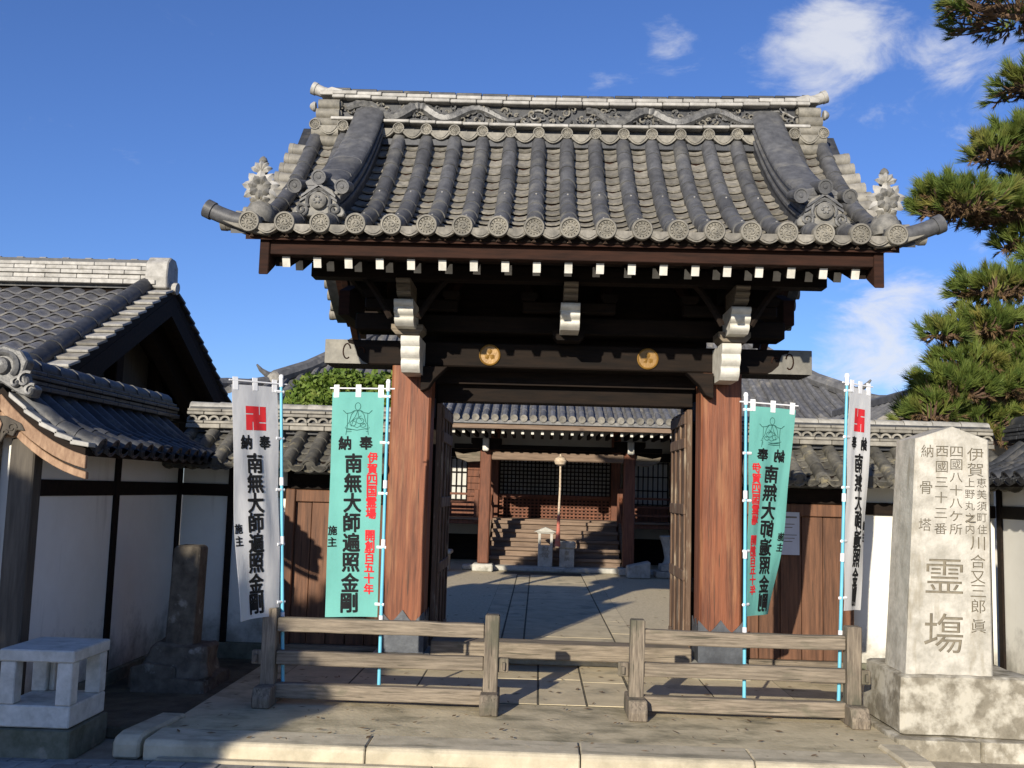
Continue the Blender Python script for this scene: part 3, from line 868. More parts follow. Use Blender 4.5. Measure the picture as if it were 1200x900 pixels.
# ---- pillars, beams and brackets
PL, PRX = -1.19, 1.65
def pillar(xc):
    b = MB()
    zs = [.13, .5, 1.0, 1.5, 2.0, 2.5, 2.72]
    hw, hd = .188, .165
    n = 0
    for z in zs:
        k = 1 - .02 * (z / 2.7)
        ch = .02
        ring = [(-hw * k, -hd + ch), (-hw * k + ch, -hd), (hw * k - ch, -hd), (hw * k, -hd + ch), (hw * k, hd - ch), (hw * k - ch, hd), (-hw * k + ch, hd), (-hw * k, hd - ch)]
        b.v += [Vector((xc + px, 9.12 + py, z)) for px, py in ring]
    for j in range(len(zs) - 1):
        for i in range(8):
            b.f.append((8 * j + i, 8 * j + (i + 1) % 8, 8 * j + 8 + (i + 1) % 8, 8 * j + 8 + i))
    b.f.append(tuple(range(8))[::-1]); b.f.append(tuple(range(8 * (len(zs) - 1), 8 * len(zs))))
    p = b.build('pillar', M['pillar'], gate, smooth=False)
    box('base_stone', M['grey_stone'], p, xc - .27, xc + .27, 8.86, 9.40, 0.002, .128, .02)
    # metal shoe with a scalloped upper edge
    sh = MB()
    w = hw + .006
    up = [(-w, .50), (-w * .72, .44), (-w * .5, .40), (-w * .28, .44), (0, .51), (w * .28, .44), (w * .5, .40), (w * .72, .44), (w, .50)]
    sh.prism([(xc - w, .135)] + [(xc + a, z) for a, z in up] + [(xc + w, .135)], 'y', 8.935, 8.949)
    sd = [(8.936, .135), (8.936, .50), (9.03, .42), (9.12, .50), (9.21, .42), (9.30, .50), (9.30, .135)]
    sh.prism(sd, 'x', xc - w - .006, xc - w + .004)
    sh.prism(sd, 'x', xc + w - .004, xc + w + .006)
    sh.build('metal_shoe', M['shoe'], p, smooth=False)
    for dx in (-w * .5, w * .5):
        MB().bb(xc + dx - .045, xc + dx + .045, 8.930, 8.936, .335, .350).bb(xc + dx - .05, xc + dx - .03, 8.9305, 8.936, .315, .335).bb(xc + dx + .03, xc + dx + .05, 8.9305, 8.936, .315, .335).build('shoe_slot', M['dark_wood'], p, smooth=False)
    return p
for xc in (PL, PRX):
    pillar(xc)
    box('rear_post', M['dark_wood'], gate, xc - .12, xc + .12, 10.50, 10.72, .10, 3.30, .01)
    box('rear_base_stone', M['grey_stone'], gate, xc - .2, xc + .2, 10.40, 10.82, .018, .098, .015)
    box('tie_beam', M['dark_wood'], gate, xc - .07, xc + .07, 9.292, 10.50, 2.35, 2.56, .006)
    box('lower_tie_beam', M['dark_wood'], gate, xc - .05, xc + .05, 9.292, 10.50, .62, .76, .006)
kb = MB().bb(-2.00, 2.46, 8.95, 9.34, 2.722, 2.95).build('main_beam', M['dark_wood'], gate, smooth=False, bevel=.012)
for xe, s in ((-2.00, -1), (2.46, 1)):
    box('beam_end_plate', M['grey_wood'], kb, min(xe, xe + s * .008), max(xe, xe + s * .008), 8.955, 9.335, 2.727, 2.945, .003)
for s, xe in ((1, -2.003), (-1, 2.463)):                 # metal sleeves with curved inner edge on the beam ends
    pl = [(xe, 2.725), (xe + s * .40, 2.725), (xe + s * .36, 2.745), (xe + s * .30, 2.80), (xe + s * .285, 2.86), (xe + s * .27, 2.90), (xe + s * .215, 2.915), (xe + s * .20, 2.947), (xe, 2.947)]
    MB().prism(pl, 'y', 8.943, 8.949).build('beam_sleeve', M['sleeve'], kb, smooth=False)
for s, xe in ((1, -1.80), (-1, 2.26)):                   # scroll carved near each beam end
    pts = [(xe + s * (.0 + .035 * math.cos(a)), 8.941, 2.84 + .07 * math.sin(a)) for a in [rad(20 + i * 24) for i in range(13)]]
    MB().tube(pts, .007, 5).build('carved_scroll', M['old_wood'], kb)
    pts = [(xe + s * (.13 + .03 * math.cos(a)), 8.941, 2.84 + .04 * math.sin(a)) for a in [rad(150 - i * 24) for i in range(8)]]
    MB().tube(pts, .007, 5).build('carved_scroll', M['old_wood'], kb)
for cx, cz in ((-.478, 2.835), (.972, 2.835)):             # gilt crests
    cr = MB().lathe([(.098, 0), (.098, -.012), (.090, -.018), (.082, -.010), (.01, -.010)], (cx, 8.948, cz), (0, 1, 0), 26).build('gilt_crest', M['gold'], gate)
    for a, ln in ((90, .06), (215, .055), (325, .055)):
        d = Vector((math.cos(rad(a)), 0, math.sin(rad(a)))); s = Vector((-d.z, 0, d.x))
        c = Vector((cx, 8.937, cz))
        pts = [c, c + d * .02 + s * .02, c + d * ln * .7 + s * .024, c + d * ln, c + d * ln * .7 - s * .024, c + d * .02 - s * .02]
        mid = c + d * ln * .5 + Vector((0, -.010, 0))
        MB().add(pts + [mid], [(i, (i + 1) % 6, 6) for i in range(6)]).build('crest_leaf', M['gold'], cr, smooth=False)
box('lintel', M['dark_wood'], gate, PL + .193, PRX - .193, 9.40, 9.62, 2.44, 2.66, .008)
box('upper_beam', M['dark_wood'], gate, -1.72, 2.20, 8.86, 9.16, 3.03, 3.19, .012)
box('transom_board', M['dark_wood'], gate, PL, PRX, 9.20, 9.24, 3.19, 3.95, .004)
# small dark pieces standing in for curved shadows under the beam at each pillar
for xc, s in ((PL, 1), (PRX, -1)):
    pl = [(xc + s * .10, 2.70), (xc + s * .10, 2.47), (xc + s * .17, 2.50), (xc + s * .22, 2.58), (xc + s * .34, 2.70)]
    MB().prism(pl, 'y', 8.80, 8.945).build('corner_shade', M['dark_wood'], gate, smooth=False, bevel=.006)
def nose(xc, yf, yb, z0, z1, hw, m, name):
    """beam nose with three scalloped lobes facing forward"""
    h = z1 - z0
    pts = [(yb, z1)]
    n = 24
    for i in range(n + 1):
        t = i / n
        lob = abs(math.sin(PI * (t * 2.9 + .12))) ** .7
        y = yf + .11 * t ** 1.6 - .035 * lob + .035
        pts.append((y, z1 - t * h))
    pts.append((yb, z0))
    return MB().prism(pts, 'x', xc - hw, xc + hw).build(name, m, gate, smooth=False)
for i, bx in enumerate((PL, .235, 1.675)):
    if i != 1:
        nose(bx + (.035 if i == 0 else -.03), 8.46, 8.945, 2.615, 2.925, .082, M['white_paint'], 'beam_nose')
        b = MB().prism([(bx - .10, 2.94), (bx + .10, 2.94), (bx + .14, 2.985), (bx + .14, 3.03), (bx - .14, 3.03), (bx - .14, 2.985)], 'y', 8.50, 8.78)
        b.build('bearing_block', M['grey_wood'], gate, smooth=False)
    else:
        b = MB().prism([(bx - .10, 2.94), (bx + .10, 2.94), (bx + .14, 2.985), (bx + .14, 3.03), (bx - .14, 3.03), (bx - .14, 2.985)], 'y', 8.62, 8.85)
        b.build('bearing_block', M['dark_wood'], gate, smooth=False)
    nose(bx, 8.20, 8.62, 2.985, 3.20, .082, M['white_paint'], 'bracket_nose')
    box('bracket_arm', M['dark_wood'], gate, bx - .06, bx + .06, 8.62, 8.86, 3.035, 3.19, .006)
    nose(bx + .0, 8.12, 8.6, 3.225, 3.37, .06, M['grey_wood'], 'bracket_nose')  # topmost nose is grey: eave shade put into its colour
    box('bracket_arm', M['dark_wood'], gate, bx - .055, bx + .055, 8.60, 9.19, 3.225, 3.36, .006)
    box('cross_arm', M['dark_wood'], gate, bx - .42, bx + .42, 8.70, 8.80, 3.20, 3.30, .012)
    for dx in (-.36, .36):
        b = MB().prism([(bx + dx - .05, 3.30), (bx + dx + .05, 3.30), (bx + dx + .075, 3.33), (bx + dx + .075, 3.37), (bx + dx - .075, 3.37), (bx + dx - .075, 3.33)], 'y', 8.66, 8.84)
        b.build('bearing_block', M['dark_wood'], gate, smooth=False)
for cx in (-.48, .95):                                   # frog-leg struts between the brackets
    for s in (-1, 1):
        pts = [(cx + s * (.04 + .42 * t), 9.17, 3.80 - .52 * t ** 2.2) for t in [i / 8 for i in range(9)]]
        MB().tube(pts, [.05 + .015 * math.sin(PI * i / 8) for i in range(9)], 6).build('strut', M['old_wood'], gate)
for s, bx in ((-1, PL), (1, PRX)):                       # arched eave braces springing from the pillar line
    for s2 in (-1, 1):
        pts = [(bx + s2 * (.12 + .36 * t), 8.30, 3.05 + .40 * math.sin(PI / 2 * t)) for t in [i / 8 for i in range(9)]]
        MB().tube(pts, .03, 6).build('eave_brace', M['dark_wood'], gate)
for x in (XC - 2.05, XC + 2.08):
    b = MB()
    pl = [(9.0, 3.19), (9.0, 3.42), (9.40, 3.55), (9.8, 3.42), (9.8, 3.19)]
    b.prism(pl, 'x', x - .05, x + .05).build('gable_strut', M['old_wood'], gate, smooth=False)

# ---- threshold, door leaves, side panels
th = MB().bb(-.93, 1.40, 8.98, 9.24, .105, .245).build('threshold', M['grey_wood'], gate, smooth=False, bevel=.008)
for a, b_ in ((-.95, -.72), (1.0, 1.38)):
    box('threshold_foot', M['grey_stone'], gate, a, b_, 8.97, 9.27, .008, .102, .01)
box('threshold_sill', M['grey_stone'], gate, -.90, 1.36, 9.30, 9.55, .007, .06, .008)
for xc, s in ((PL + .195, 1), (PRX - .195, -1)):          # doors folded back into the passage
    d0 = box('door_leaf', M['door_wood'], gate, min(xc, xc + s * .05), max(xc, xc + s * .05), 9.40, 10.42, .13, 2.42, .006)
    for z in (.16, .80, 1.42, 2.05, 2.28):
        box('door_rail', M['door_wood'], d0, min(xc + s * .051, xc + s * .075), max(xc + s * .051, xc + s * .075), 9.42, 10.40, z, z + .10, .005)
    for yq in (9.43, 9.74, 10.06, 10.34):
        box('door_stile', M['door_wood'], d0, min(xc + s * .0515, xc + s * .068), max(xc + s * .0515, xc + s * .068), yq, yq + .05, .15, 2.40, .004)
def side_panel(x0, x1, nboards):
    sp = box('side_wall_frame', M['dark_wood'], gate, x0, x1, 9.36, 9.42, 1.56, 1.70, .006)
    box('side_lintel', M['side_wood'], sp, x0 + .02, x1 - .02, 9.325, 9.385, 1.44, 1.553, .006)
    wv = (x1 - x0 - .06) / nboards
    for i in range(nboards):
        yy = 9.36 + random.uniform(-.006, .006)
        box('side_board', M['side_wood'], sp, x0 + .03 + i * wv + .003, x0 + .03 + (i + 1) * wv - .003, yy, yy + .035, .12, 1.438, .004)
    for xq in (x0 - .03, x1 - .05):
        box('side_post', M['side_wood'], sp, xq, xq + .09, 9.30, 9.42, .06, 1.558, .008)
    box('side_sill', M['grey_wood'], sp, x0 - .03, x1 + .04, 9.29, 9.45, .004, .118, .008)
side_panel(-2.36, PL - .195, 5)
side_panel(PRX + .20, 2.90, 5)
box('transom_panel', M['dark_wood'], gate, PL + .19, PRX - .19, 9.30, 9.345, 2.60, 3.25, .003)

# ================================================================== boundary walls
def wall_coping(parent, a, b_, z, axis='x', other=0.0, m=M['coping']):
    """stacked ridge on a wall roof: base course, row of little arches, two courses, round cap tiles"""
    L = b_ - a
    def bx(name, mm, s0, s1, w, z0, z1, bev=.005):
        if axis == 'x':
            return box(name, mm, parent, s0, s1, other - w, other + w, z0, z1, bev)
        return box(name, mm, parent, other - w, other + w, s0, s1, z0, z1, bev)
    core = bx('coping_core', M['dark_tile'], a + .01, b_ - .01, .075, z - .06, z + .19)
    n = max(2, int(L / .30))
    def row(w, z0, z1, off, mm=m):
        for i in range(n + 1):
            s0 = max(a, a + (i - off) * L / n); s1 = min(b_, a + (i + 1 - off) * L / n)
            if s1 - s0 > .04:
                q = random.uniform(-.002, .002)
                bx('coping_tile', mm, s0 + .003, s1 - .003, w, z0 + q, z1 + q)
    row(.145, z - .02, z + .022, 0)
    row(.125, z + .026, z + .052, .5)
    # arches
    na = max(3, int(L / .105)); st = L / na
    k = ('arch', round(st, 4), axis, m.name)
    if k not in CACHE:
        pts = [(st * .5 * math.cos(PI * i / 8), st * .46 * math.sin(PI * i / 8)) for i in range(9)]
        inn = [(x * .62, y_ * .62) for x, y_ in pts]
        CACHE[k] = MB().prism(pts + inn[::-1], 'y', -.03, .03).mesh('coping_arch', m, smooth=False)
    for i in range(na):
        for s in (-1, 1):
            s0 = a + (i + .5) * st
            if axis == 'x':
                piece('coping_arch', CACHE[k], parent, (s0, other + s * .085, z + .056))
            else:
                piece('coping_arch', CACHE[k], parent, (other + s * .085, s0, z + .056), Matrix.Rotation(PI / 2, 3, 'Z'))
    row(.13, z + .108, z + .138, .5)
    row(.12, z + .142, z + .168, 0)
    nc = max(2, int(L / .26))
    for i in range(nc):
        s0, s1 = a + i * L / nc, a + (i + 1) * L / nc
        b = MB()
        P = (lambda s: (s, other, z + .175)) if axis == 'x' else (lambda s: (other, s, z + .175))
        b.tube([P(s0 + .002), P(s0 + .03), P(s1 - .002)], [.070, .068, .062], 12)
        b.build('cap_tile', M['ridge_tile'], parent)

def front_wall(name, label, x0, x1, panels, Y=9.44):
    w = thing(name, ((x0 + x1) / 2, Y, 0), label, 'wall', 'white plaster walls beside the gate')
    box('plaster_panel', M['plaster'], w, x0, x1, Y, Y + .20, .10, 1.98, .004)
    box('foundation', M['moss_stone'], w, x0, x1, Y - .05, Y + .25, -.1, .10, .01)
    box('rail', M['dark_wood'], w, x0 + .002, x1 - .002, Y - .035, Y - .002, 1.47, 1.585, .005)
    for p in panels:
        box('post', M['dark_wood'], w, p - .03, p + .03, Y - .032, Y - .001, .101, 1.78, .005)
    # roof
    yr, zr_ = Y + .10, 2.08
    pl = [(Y - .50, 1.755), (yr, zr_ + .0), (yr + .60, 1.755), (yr + .60, 1.72), (yr, zr_ - .06), (Y - .50, 1.72)]
    rf = MB().prism(pl, 'x', x0, x1).build('wall_roof', M['dark_wood'], w, smooth=False)
    d = Vector((0, Y - .50 - yr, 1.755 - zr_)); ln = d.length
    n = int((x1 - x0 - .06) / .212) + 1
    st = (x1 - x0 - .10) / (n - 1)
    tiled_slope(rf, (x0 + .05, yr, zr_ + .015), (1, 0, 0), d, n, st, ln + .02, .062, 3, 5, M['wall_tile'], M['wall_tile'], M['wall_tile'])
    tiled_slope(rf, (x0 + .05, yr, zr_ + .015), (1, 0, 0), Vector((0, -d.y, d.z)), n, st, ln, .062, 1, 1, M['wall_tile'], M['wall_tile'], M['wall_tile'], flat=False)
    wall_coping(rf, x0 - .0, x1, 2.14, 'x', yr)
    return w
front_wall('plaster_wall', 'shaded white plaster wall with tiled coping left of the gate', -3.43, -1.40, [-2.95, -2.38])
front_wall('plaster_wall', 'sunlit white plaster wall with tiled coping right of the gate', 1.86, 4.30, [2.92, 4.22])

def wing(name, label, xf, s, y0, y1, posts):
    """wall that runs towards the street: face at x = xf looking along s, own tiled gable roof"""
    back = xf - s * .42
    xa, xb = sorted((xf, back))
    w = thing(name, ((xa + xb) / 2, y0, 0), label, 'wall', 'projecting wing walls')
    ymin = y0 + .16
    box('plaster_panel', M['plaster'], w, xa, xb, ymin, y1, .06, 1.98, .004)
    box('foundation', M['moss_stone'], w, xa - .03, xb + .03, ymin + .01, y1, -.12, .06, .01)
    xo = xf + s * .018
    box('rail', M['dark_wood'], w, min(xf, xo), max(xf, xo), ymin + .002, y1 - .002, 1.47, 1.585, .004)
    box('upper_rail', M['dark_wood'], w, min(xf, xo), max(xf, xo), ymin + .002, y1 - .002, 1.78, 1.86, .004)
    for p in posts:
        box('post', M['dark_wood'], w, min(xf, xf + s * .022), max(xf, xf + s * .022), p - .045, p + .045, .061, 1.778, .004)
    # end post and gable end
    box('end_post', M['wing_post'], w, min(xf + s * .02, xf - s * .15), max(xf + s * .02, xf - s * .15), y0 + .03, y0 + .158, -.1, 1.86, .01)
    box('end_post', M['wing_post'], w, min(back - s * .02, back + s * .15), max(back - s * .02, back + s * .15), y0 + .03, y0 + .158, -.1, 1.86, .01)
    xr = (xa + xb) / 2
    box('end_beam', M['barge_wood'], w, xa - .1, xb + .1, y0 + .02, y0 + .157, 1.865, 1.95, .008)
    he = .60                                                # half width of the roof
    zt, ze = 2.20, 1.80
    def pz(t): return zt - (zt - ze) * (1.62 * t - .62 * t * t)      # concave slope
    ts = [i / 8 for i in range(9)]
    pl = [(xr - he * t, pz(t)) for t in ts[::-1]] + [(xr + he * t, pz(t)) for t in ts[1:]]
    pl2 = [(x, z - .05) for x, z in pl]
    rf = MB().prism(pl + pl2[::-1], 'y', y0 - .02, y1).build('wing_roof', M['dark_wood'], w, smooth=False)
    for sd in (-1, 1):
        # two straight runs approximate the concave slope
        n = int((y1 - y0 - .05) / .205)
        for (t0, t1, disc) in ((0.10, .55, False), (.55, 1.03, True)):
            pa = Vector((xr + sd * he * t0, y0 + .12, pz(t0) + .012)); pb = Vector((xr + sd * he * t1, y0 + .12, pz(t1) + .012))
            d = pb - pa
            if disc:
                tiled_slope(rf, pa, (0, 1, 0), d, n, .205, d.length, .062, 2, 3, M['dark_tile'], M['dark_tile'], M['dark_tile'])
            else:
                rm_ = round_tile_mesh(.062, d.length, M['dark_tile'])
                fm_ = flat_tile_mesh(.15, d.length / 2, .031, M['dark_tile'])
                dd = d.normalized(); nn = Vector((0, 1, 0)).cross(dd)
                if nn.z < 0: nn = -nn
                for i in range(n):
                    piece('round_tile', rm_, rf, pb + Vector((0, i * .205, 0)) + nn * .018, axes(-dd, nn))
                    if i < n - 1:
                        for k in range(2):
                            piece('flat_tile', fm_, rf, pa + dd * (d.length * (k + 1) / 2) + Vector((0, (i + .5) * .205, 0)) + nn * .034, axes(-dd - nn * .1, nn))
        # pale stepped verge tiles over the gable
        for k in range(5):
            t0, t1 = .10 + k * .185, .10 + (k + 1) * .185 + .03
            a = Vector((xr + sd * he * t0, 0, pz(t0) + .030)); c = Vector((xr + sd * he * t1, 0, pz(t1) + .046))
            q = [(a.x, a.z), (c.x, c.z), (c.x, c.z - .030), (a.x, a.z - .035)]
            MB().prism(q, 'y', y0 - .05, y0 + .10).build('verge_tile', M['ridge_tile'], rf, smooth=False, bevel=.004)
        # bargeboards, two layers
        for (y_a, y_b, d0, d1, mm) in ((y0 - .035, y0 + .0, .048, .155, M['barge_wood']), (y0 - .015, y0 + .03, .158, .225, M['barge_wood'])):
            up = [(xr + sd * he * t * 1.02, pz(t) - d0) for t in ts]
            dn = [(xr + sd * he * t * 1.02, pz(t) - d1 + .02 * t) for t in ts]
            MB().prism(up + dn[::-1], 'y', y_a, y_b).build('bargeboard', mm, rf, smooth=False, bevel=.004)
    # pendant carving under the gable peak
    pl = [(-.05, .02), (-.16, -.03), (-.19, -.08), (-.13, -.075), (-.11, -.12), (-.06, -.10), (-.03, -.155), (0, -.175), (.03, -.155), (.06, -.10), (.11, -.12), (.13, -.075), (.19, -.08), (.16, -.03), (.05, .02)]
    pd = MB().prism([(xr + a, zt - .215 + c) for a, c in pl], 'y', y0 - .045, y0 - .018).build('gable_pendant', M['wing_post'], rf, smooth=False, bevel=.005)
    MB().prism([(xr, zt - .19), (xr - .035, zt - .25), (xr - .02, zt - .31), (xr, zt - .34), (xr + .02, zt - .31), (xr + .035, zt - .25)], 'y', y0 - .06, y0 - .04).build('pendant_leaf', M['barge_wood'], pd, smooth=False, bevel=.004)
    for sd in (-1, 1):
        for (cx, cz, q0) in ((.10, -.275, .035), (.055, -.31, .022)):
            pts = [(xr + sd * (cx + q0 * (1 - t / 14) * math.cos(t * .6)), y0 - .047, zt + cz + q0 * (1 - t / 14) * math.sin(t * .6)) for t in range(11)]
            MB().tube(pts, .007, 5).build('pendant_curl', M['wing_post'], pd)
    # ridge with end ornament
    rd = MB().bb(xr - .09, xr + .09, y0 + .06, y1, zt - .02, zt + .15).build('wing_ridge', M['dark_tile'], w, smooth=False)
    n = int((y1 - y0) / .28)
    for j, (hw, z0, z1) in enumerate(((.155, .0, .035), (.13, .04, .07), (.145, .075, .105), (.12, .11, .14))):
        for i in range(n):
            ya = y0 + .05 + (y1 - y0 - .05) * i / n; yb = y0 + .05 + (y1 - y0 - .05) * (i + 1) / n
            box('ridge_tile', M['dark_tile'], rd, xr - hw, xr + hw, ya + .002, yb - .002, zt + z0, zt + z1, .005)
    for i in range(n):
        ya = y0 + .05 + (y1 - y0 - .05) * i / n; yb = y0 + .05 + (y1 - y0 - .05) * (i + 1) / n
        MB().tube([(xr, ya, zt + .155), (xr, ya + .03, zt + .155), (xr, yb, zt + .155)], [.085, .082, .077], 10).build('ridge_cap', M['dark_tile'], rd)
    prof = [(-.13, -.10), (-.22, -.12), (-.24, -.05), (-.17, -.01), (-.15, .06), (-.17, .13), (-.12, .20), (0, .235), (.12, .20), (.17, .13), (.15, .06), (.17, -.01), (.24, -.05), (.22, -.12), (.13, -.10), (0, -.02)]
    oo = MB().prism([(xr + a, zt + .05 + c) for a, c in prof], 'y', y0 - .05, y0 + .06).build('end_ornament', M['carving'], w, smooth=False, bevel=.01)
    MB().lathe([(.062, 0), (.055, -.03), (.02, -.045)], (xr, y0 - .05, zt + .14), (0, 1, 0), 12).build('boss', M['carving'], oo)
    ring = [(xr + .105 * math.cos(a), y0 - .055, zt + .14 + .095 * math.sin(a)) for a in [rad(-40 + 260 * i / 16) for i in range(17)]]
    MB().tube(ring, .022, 6).build('ornament_ring', M['carving'], oo)
    for sd in (-1, 1):
        for (cx, cz, q0) in ((.17, .0, .06), (.21, -.07, .045), (.11, -.02, .04)):
            pts = [(xr + sd * (cx + q0 * (1 - t / 15) * math.cos(t * .55 + 1)), y0 - .05 - .002 * t, zt + cz + .05 + q0 * (1 - t / 15) * math.sin(t * .55 + 1)) for t in range(12)]
            MB().tube(pts, .014, 5).build('ornament_curl', M['carving'], oo)
    return w
wing('wing_wall', 'white wing wall with small carved gable at the left edge', -3.44, 1, 6.55, 9.42, [7.95, 9.36])
wing('wing_wall', 'white wing wall with tiled eave at the right edge', 4.32, -1, 6.75, 9.42, [8.1, 9.36])

# ================================================================== the house on the left
house = thing('tiled_house', (-6.2, 12.0, 0), 'dark house with big grey tiled gable roof behind the left wing wall', 'house')
HX = -4.62                                              # gable edge of the roof
RZ, RYH, RUN, SL = 3.98, 11.95, 3.2, .515
hp = [(RYH - RUN, RZ - RUN * SL), (RYH, RZ), (RYH + RUN, RZ - RUN * SL), (RYH + RUN, RZ - RUN * SL - .1), (RYH, RZ - .1), (RYH - RUN, RZ - RUN * SL - .1)]
hroof = MB().prism(hp, 'x', -9.5, HX + .0).build('roof', M['dark_wood'], house, smooth=False)
gw = [(RYH - 2.5, 0), (RYH - 2.5, RZ - 2.5 * SL - .12), (RYH, RZ - .12), (RYH + 2.5, RZ - 2.5 * SL - .12), (RYH + 2.5, 0)]
MB().prism(gw, 'x', -9.4, HX - .75).build('wall', M['wing_post'], house, smooth=False)
for s in (-1, 1):                                       # bargeboards and a second board inside
    pts = [((HX - .03, RYH + s * q, RZ - q * SL - .34), (HX - .03, RYH + s * q, RZ - q * SL - .105)) for q in (0.0, 1.0, 2.0, 3.1)]
    MB().ribbon(pts, .03, (1, 0, 0)).build('bargeboard', M['dark_wood'], house, smooth=False)
    pts = [((HX - .40, RYH + s * q, RZ - q * SL - .45), (HX - .40, RYH + s * q, RZ - q * SL - .105)) for q in (0.0, 1.0, 2.0, 3.0)]
    MB().ribbon(pts, .08, (1, 0, 0)).build('gable_beam', M['dark_wood'], house, smooth=False)
box('king_post', M['dark_wood'], house, HX - .76, HX - .60, RYH - .1, RYH + .1, 2.2, 3.75, .01)
box('cross_beam', M['dark_wood'], house, HX - .77, HX - .58, RYH - 2.4, RYH + 2.4, 2.45, 2.68, .01)
for y_ in (RYH - 1.3, RYH + 1.3):
    box('gable_post', M['dark_wood'], house, HX - .755, HX - .62, y_ - .08, y_ + .08, 2.0, 3.2, .01)
# wave tiles laid in courses
def wave_tile(m):
    b = MB(); w, L, th_ = .262, .225, .02; seg = 8
    for (y_, dz) in ((0, -th_), (0, 0), (L * 1.12, -.01), (L * 1.12, -th_)):
        for i in range(seg + 1):
            t = i / seg
            b.v.append(Vector((-w / 2 + w * t, y_, .022 * math.cos(2 * PI * (t - .12)) + dz)))
    n = seg + 1
    for j in range(3):
        for i in range(seg): b.f.append((j * n + i, j * n + i + 1, (j + 1) * n + i + 1, (j + 1) * n + i))
    return b.mesh('wave_tile', m, angle=45)
M['house_tile'] = mat('house_tile_clay', (.15, .15, .155), (.085, .085, .09), 10, rough=.48, bump=.3, bscale=60, objvar=.18, stain=((.24, .225, .19), .55, .75, 7, (1, 1, 1)))
wt = wave_tile(M['house_tile'])
up = Vector((0, 1, SL)).normalized(); nn = Vector((0, -SL, 1)).normalized()
rot = axes(up - nn * .11, nn)
rlen = math.hypot(RUN, RUN * SL)
for r in range(15):
    for c in range(11):
        base = Vector((HX - .52 - c * .262, RYH - RUN * (1 - 0), RZ - RUN * SL)) + up * (rlen - .16 - (r + 1) * .225)
        piece('wave_tile', wt, hroof, base + nn * .045, rot)
pt0 = Vector((HX - .30, RYH, RZ)) + nn * .07
for k in range(8):                                       # thick round verge roll
    a = pt0 - up * (.08 + k * .41); c = pt0 - up * (.08 + (k + 1) * .41)
    MB().tube([c, c + up * .04, a], [.108, .104, .098], 12).build('verge_roll', M['dark_tile'], hroof)
for k in range(16):                                      # little eave-like verge tiles outside the roll
    a = Vector((HX - .12, RYH, RZ)) - up * (.12 + k * .215) + nn * .03
    b = MB()
    b.frame_box(a - up * .11, Vector((1, 0, 0)), (up - nn * .16).normalized(), nn, .16, .125, .014)
    b.build('verge_tile', M['coping'] if k % 2 else M['ridge_tile'], hroof, smooth=False, bevel=.004)
back_up = Vector((0, -1, SL)).normalized()
bn = Vector((0, SL, 1)).normalized()
for k in range(16):
    a = Vector((HX - .12, RYH, RZ)) - back_up * (.12 + k * .215) + bn * .03
    MB().frame_box(a - back_up * .11, Vector((1, 0, 0)), (back_up - bn * .16).normalized(), bn, .16, .125, .014).build('verge_tile', M['dark_tile'], hroof, smooth=False)
hr = MB().bb(-9.4, HX - .12, RYH - .11, RYH + .11, RZ - .02, RZ + .34).build('house_ridge', M['dark_tile'], house, smooth=False)
for j, (hw, z0, z1) in enumerate(((.20, .02, .075), (.165, .085, .135), (.18, .143, .19), (.16, .198, .245), (.145, .252, .295))):
    for i in range(12):
        x1 = HX - .16 - (i - (j % 2) * .5) * .40; x0 = x1 - .40
        x1 = min(x1, HX - .16)
        box('ridge_tile', M['ridge_tile'], hr, x0 + .003, x1 - .003, RYH - hw, RYH + hw, RZ + z0, RZ + z1, .005)
for i in range(12):
    x1 = HX - .16 - i * .29
    MB().tube([(x1, RYH, RZ + .29), (x1 - .26, RYH, RZ + .29)], [.075, .068], 10).build('ridge_cap', M['dark_tile'], hr)
    MB().tube([(x1 - .02, RYH, RZ + .292), (x1 - .10, RYH, RZ + .292)], .083, 10).build('cap_band', M['ridge_tile'], hr)
prof = [(RYH - .17, RZ - .02), (RYH - .19, RZ + .12), (RYH - .17, RZ + .30), (RYH - .08, RZ + .385), (RYH + .08, RZ + .385), (RYH + .17, RZ + .30), (RYH + .19, RZ + .12), (RYH + .17, RZ - .02)]
MB().prism(prof, 'x', HX - .30, HX - .02).build('ridge_end', M['ridge_tile'], house, smooth=False, bevel=.015)
MB().tube([(HX - .12, RYH - .02, RZ + .02), (HX + .06, RYH - .02, RZ - .0)], .075, 12).build('end_roll', M['ridge_tile'], house)

# ================================================================== the main hall behind
hall = thing('temple_hall', (.42, 22.5, 0), 'wooden main hall with tiled porch and wide steps seen through the gate', 'temple hall')
HC = .42
def hall_z(Y, x):
    s = Y - 19.7
    c = max(0, abs(x - HC) - 4.6) / 2.4
    return 3.12 + .36 * s + .045 * s * s + (.42 * c * c if s < .4 else .42 * c * c * max(0, 1 - s / 3.2))
def half_w(Y):                                           # roof narrows towards the hip
    return 7.0 - (Y - 19.7) * .62
b = MB(); NX = 28; rowsY = [19.7, 20.3, 21.0, 21.8, 22.6, 23.4, 24.2]
for Yq in rowsY:
    for i in range(NX + 1):
        x = HC + half_w(Yq) * (2 * i / NX - 1)
        b.v.append(Vector((x, Yq, hall_z(Yq, x))))
for j in range(len(rowsY) - 1):
    for i in range(NX):
        a = j * (NX + 1) + i
        b.f.append((a, a + 1, a + NX + 2, a + NX + 1))
n0 = len(b.v)
for i in range(NX + 1):
    x = HC + half_w(24.2) * (2 * i / NX - 1); b.v.append(Vector((x, 28.6, 3.2)))
for i in range(NX):
    a = (len(rowsY) - 1) * (NX + 1) + i
    b.f.append((a, a + 1, n0 + i + 1, n0 + i))
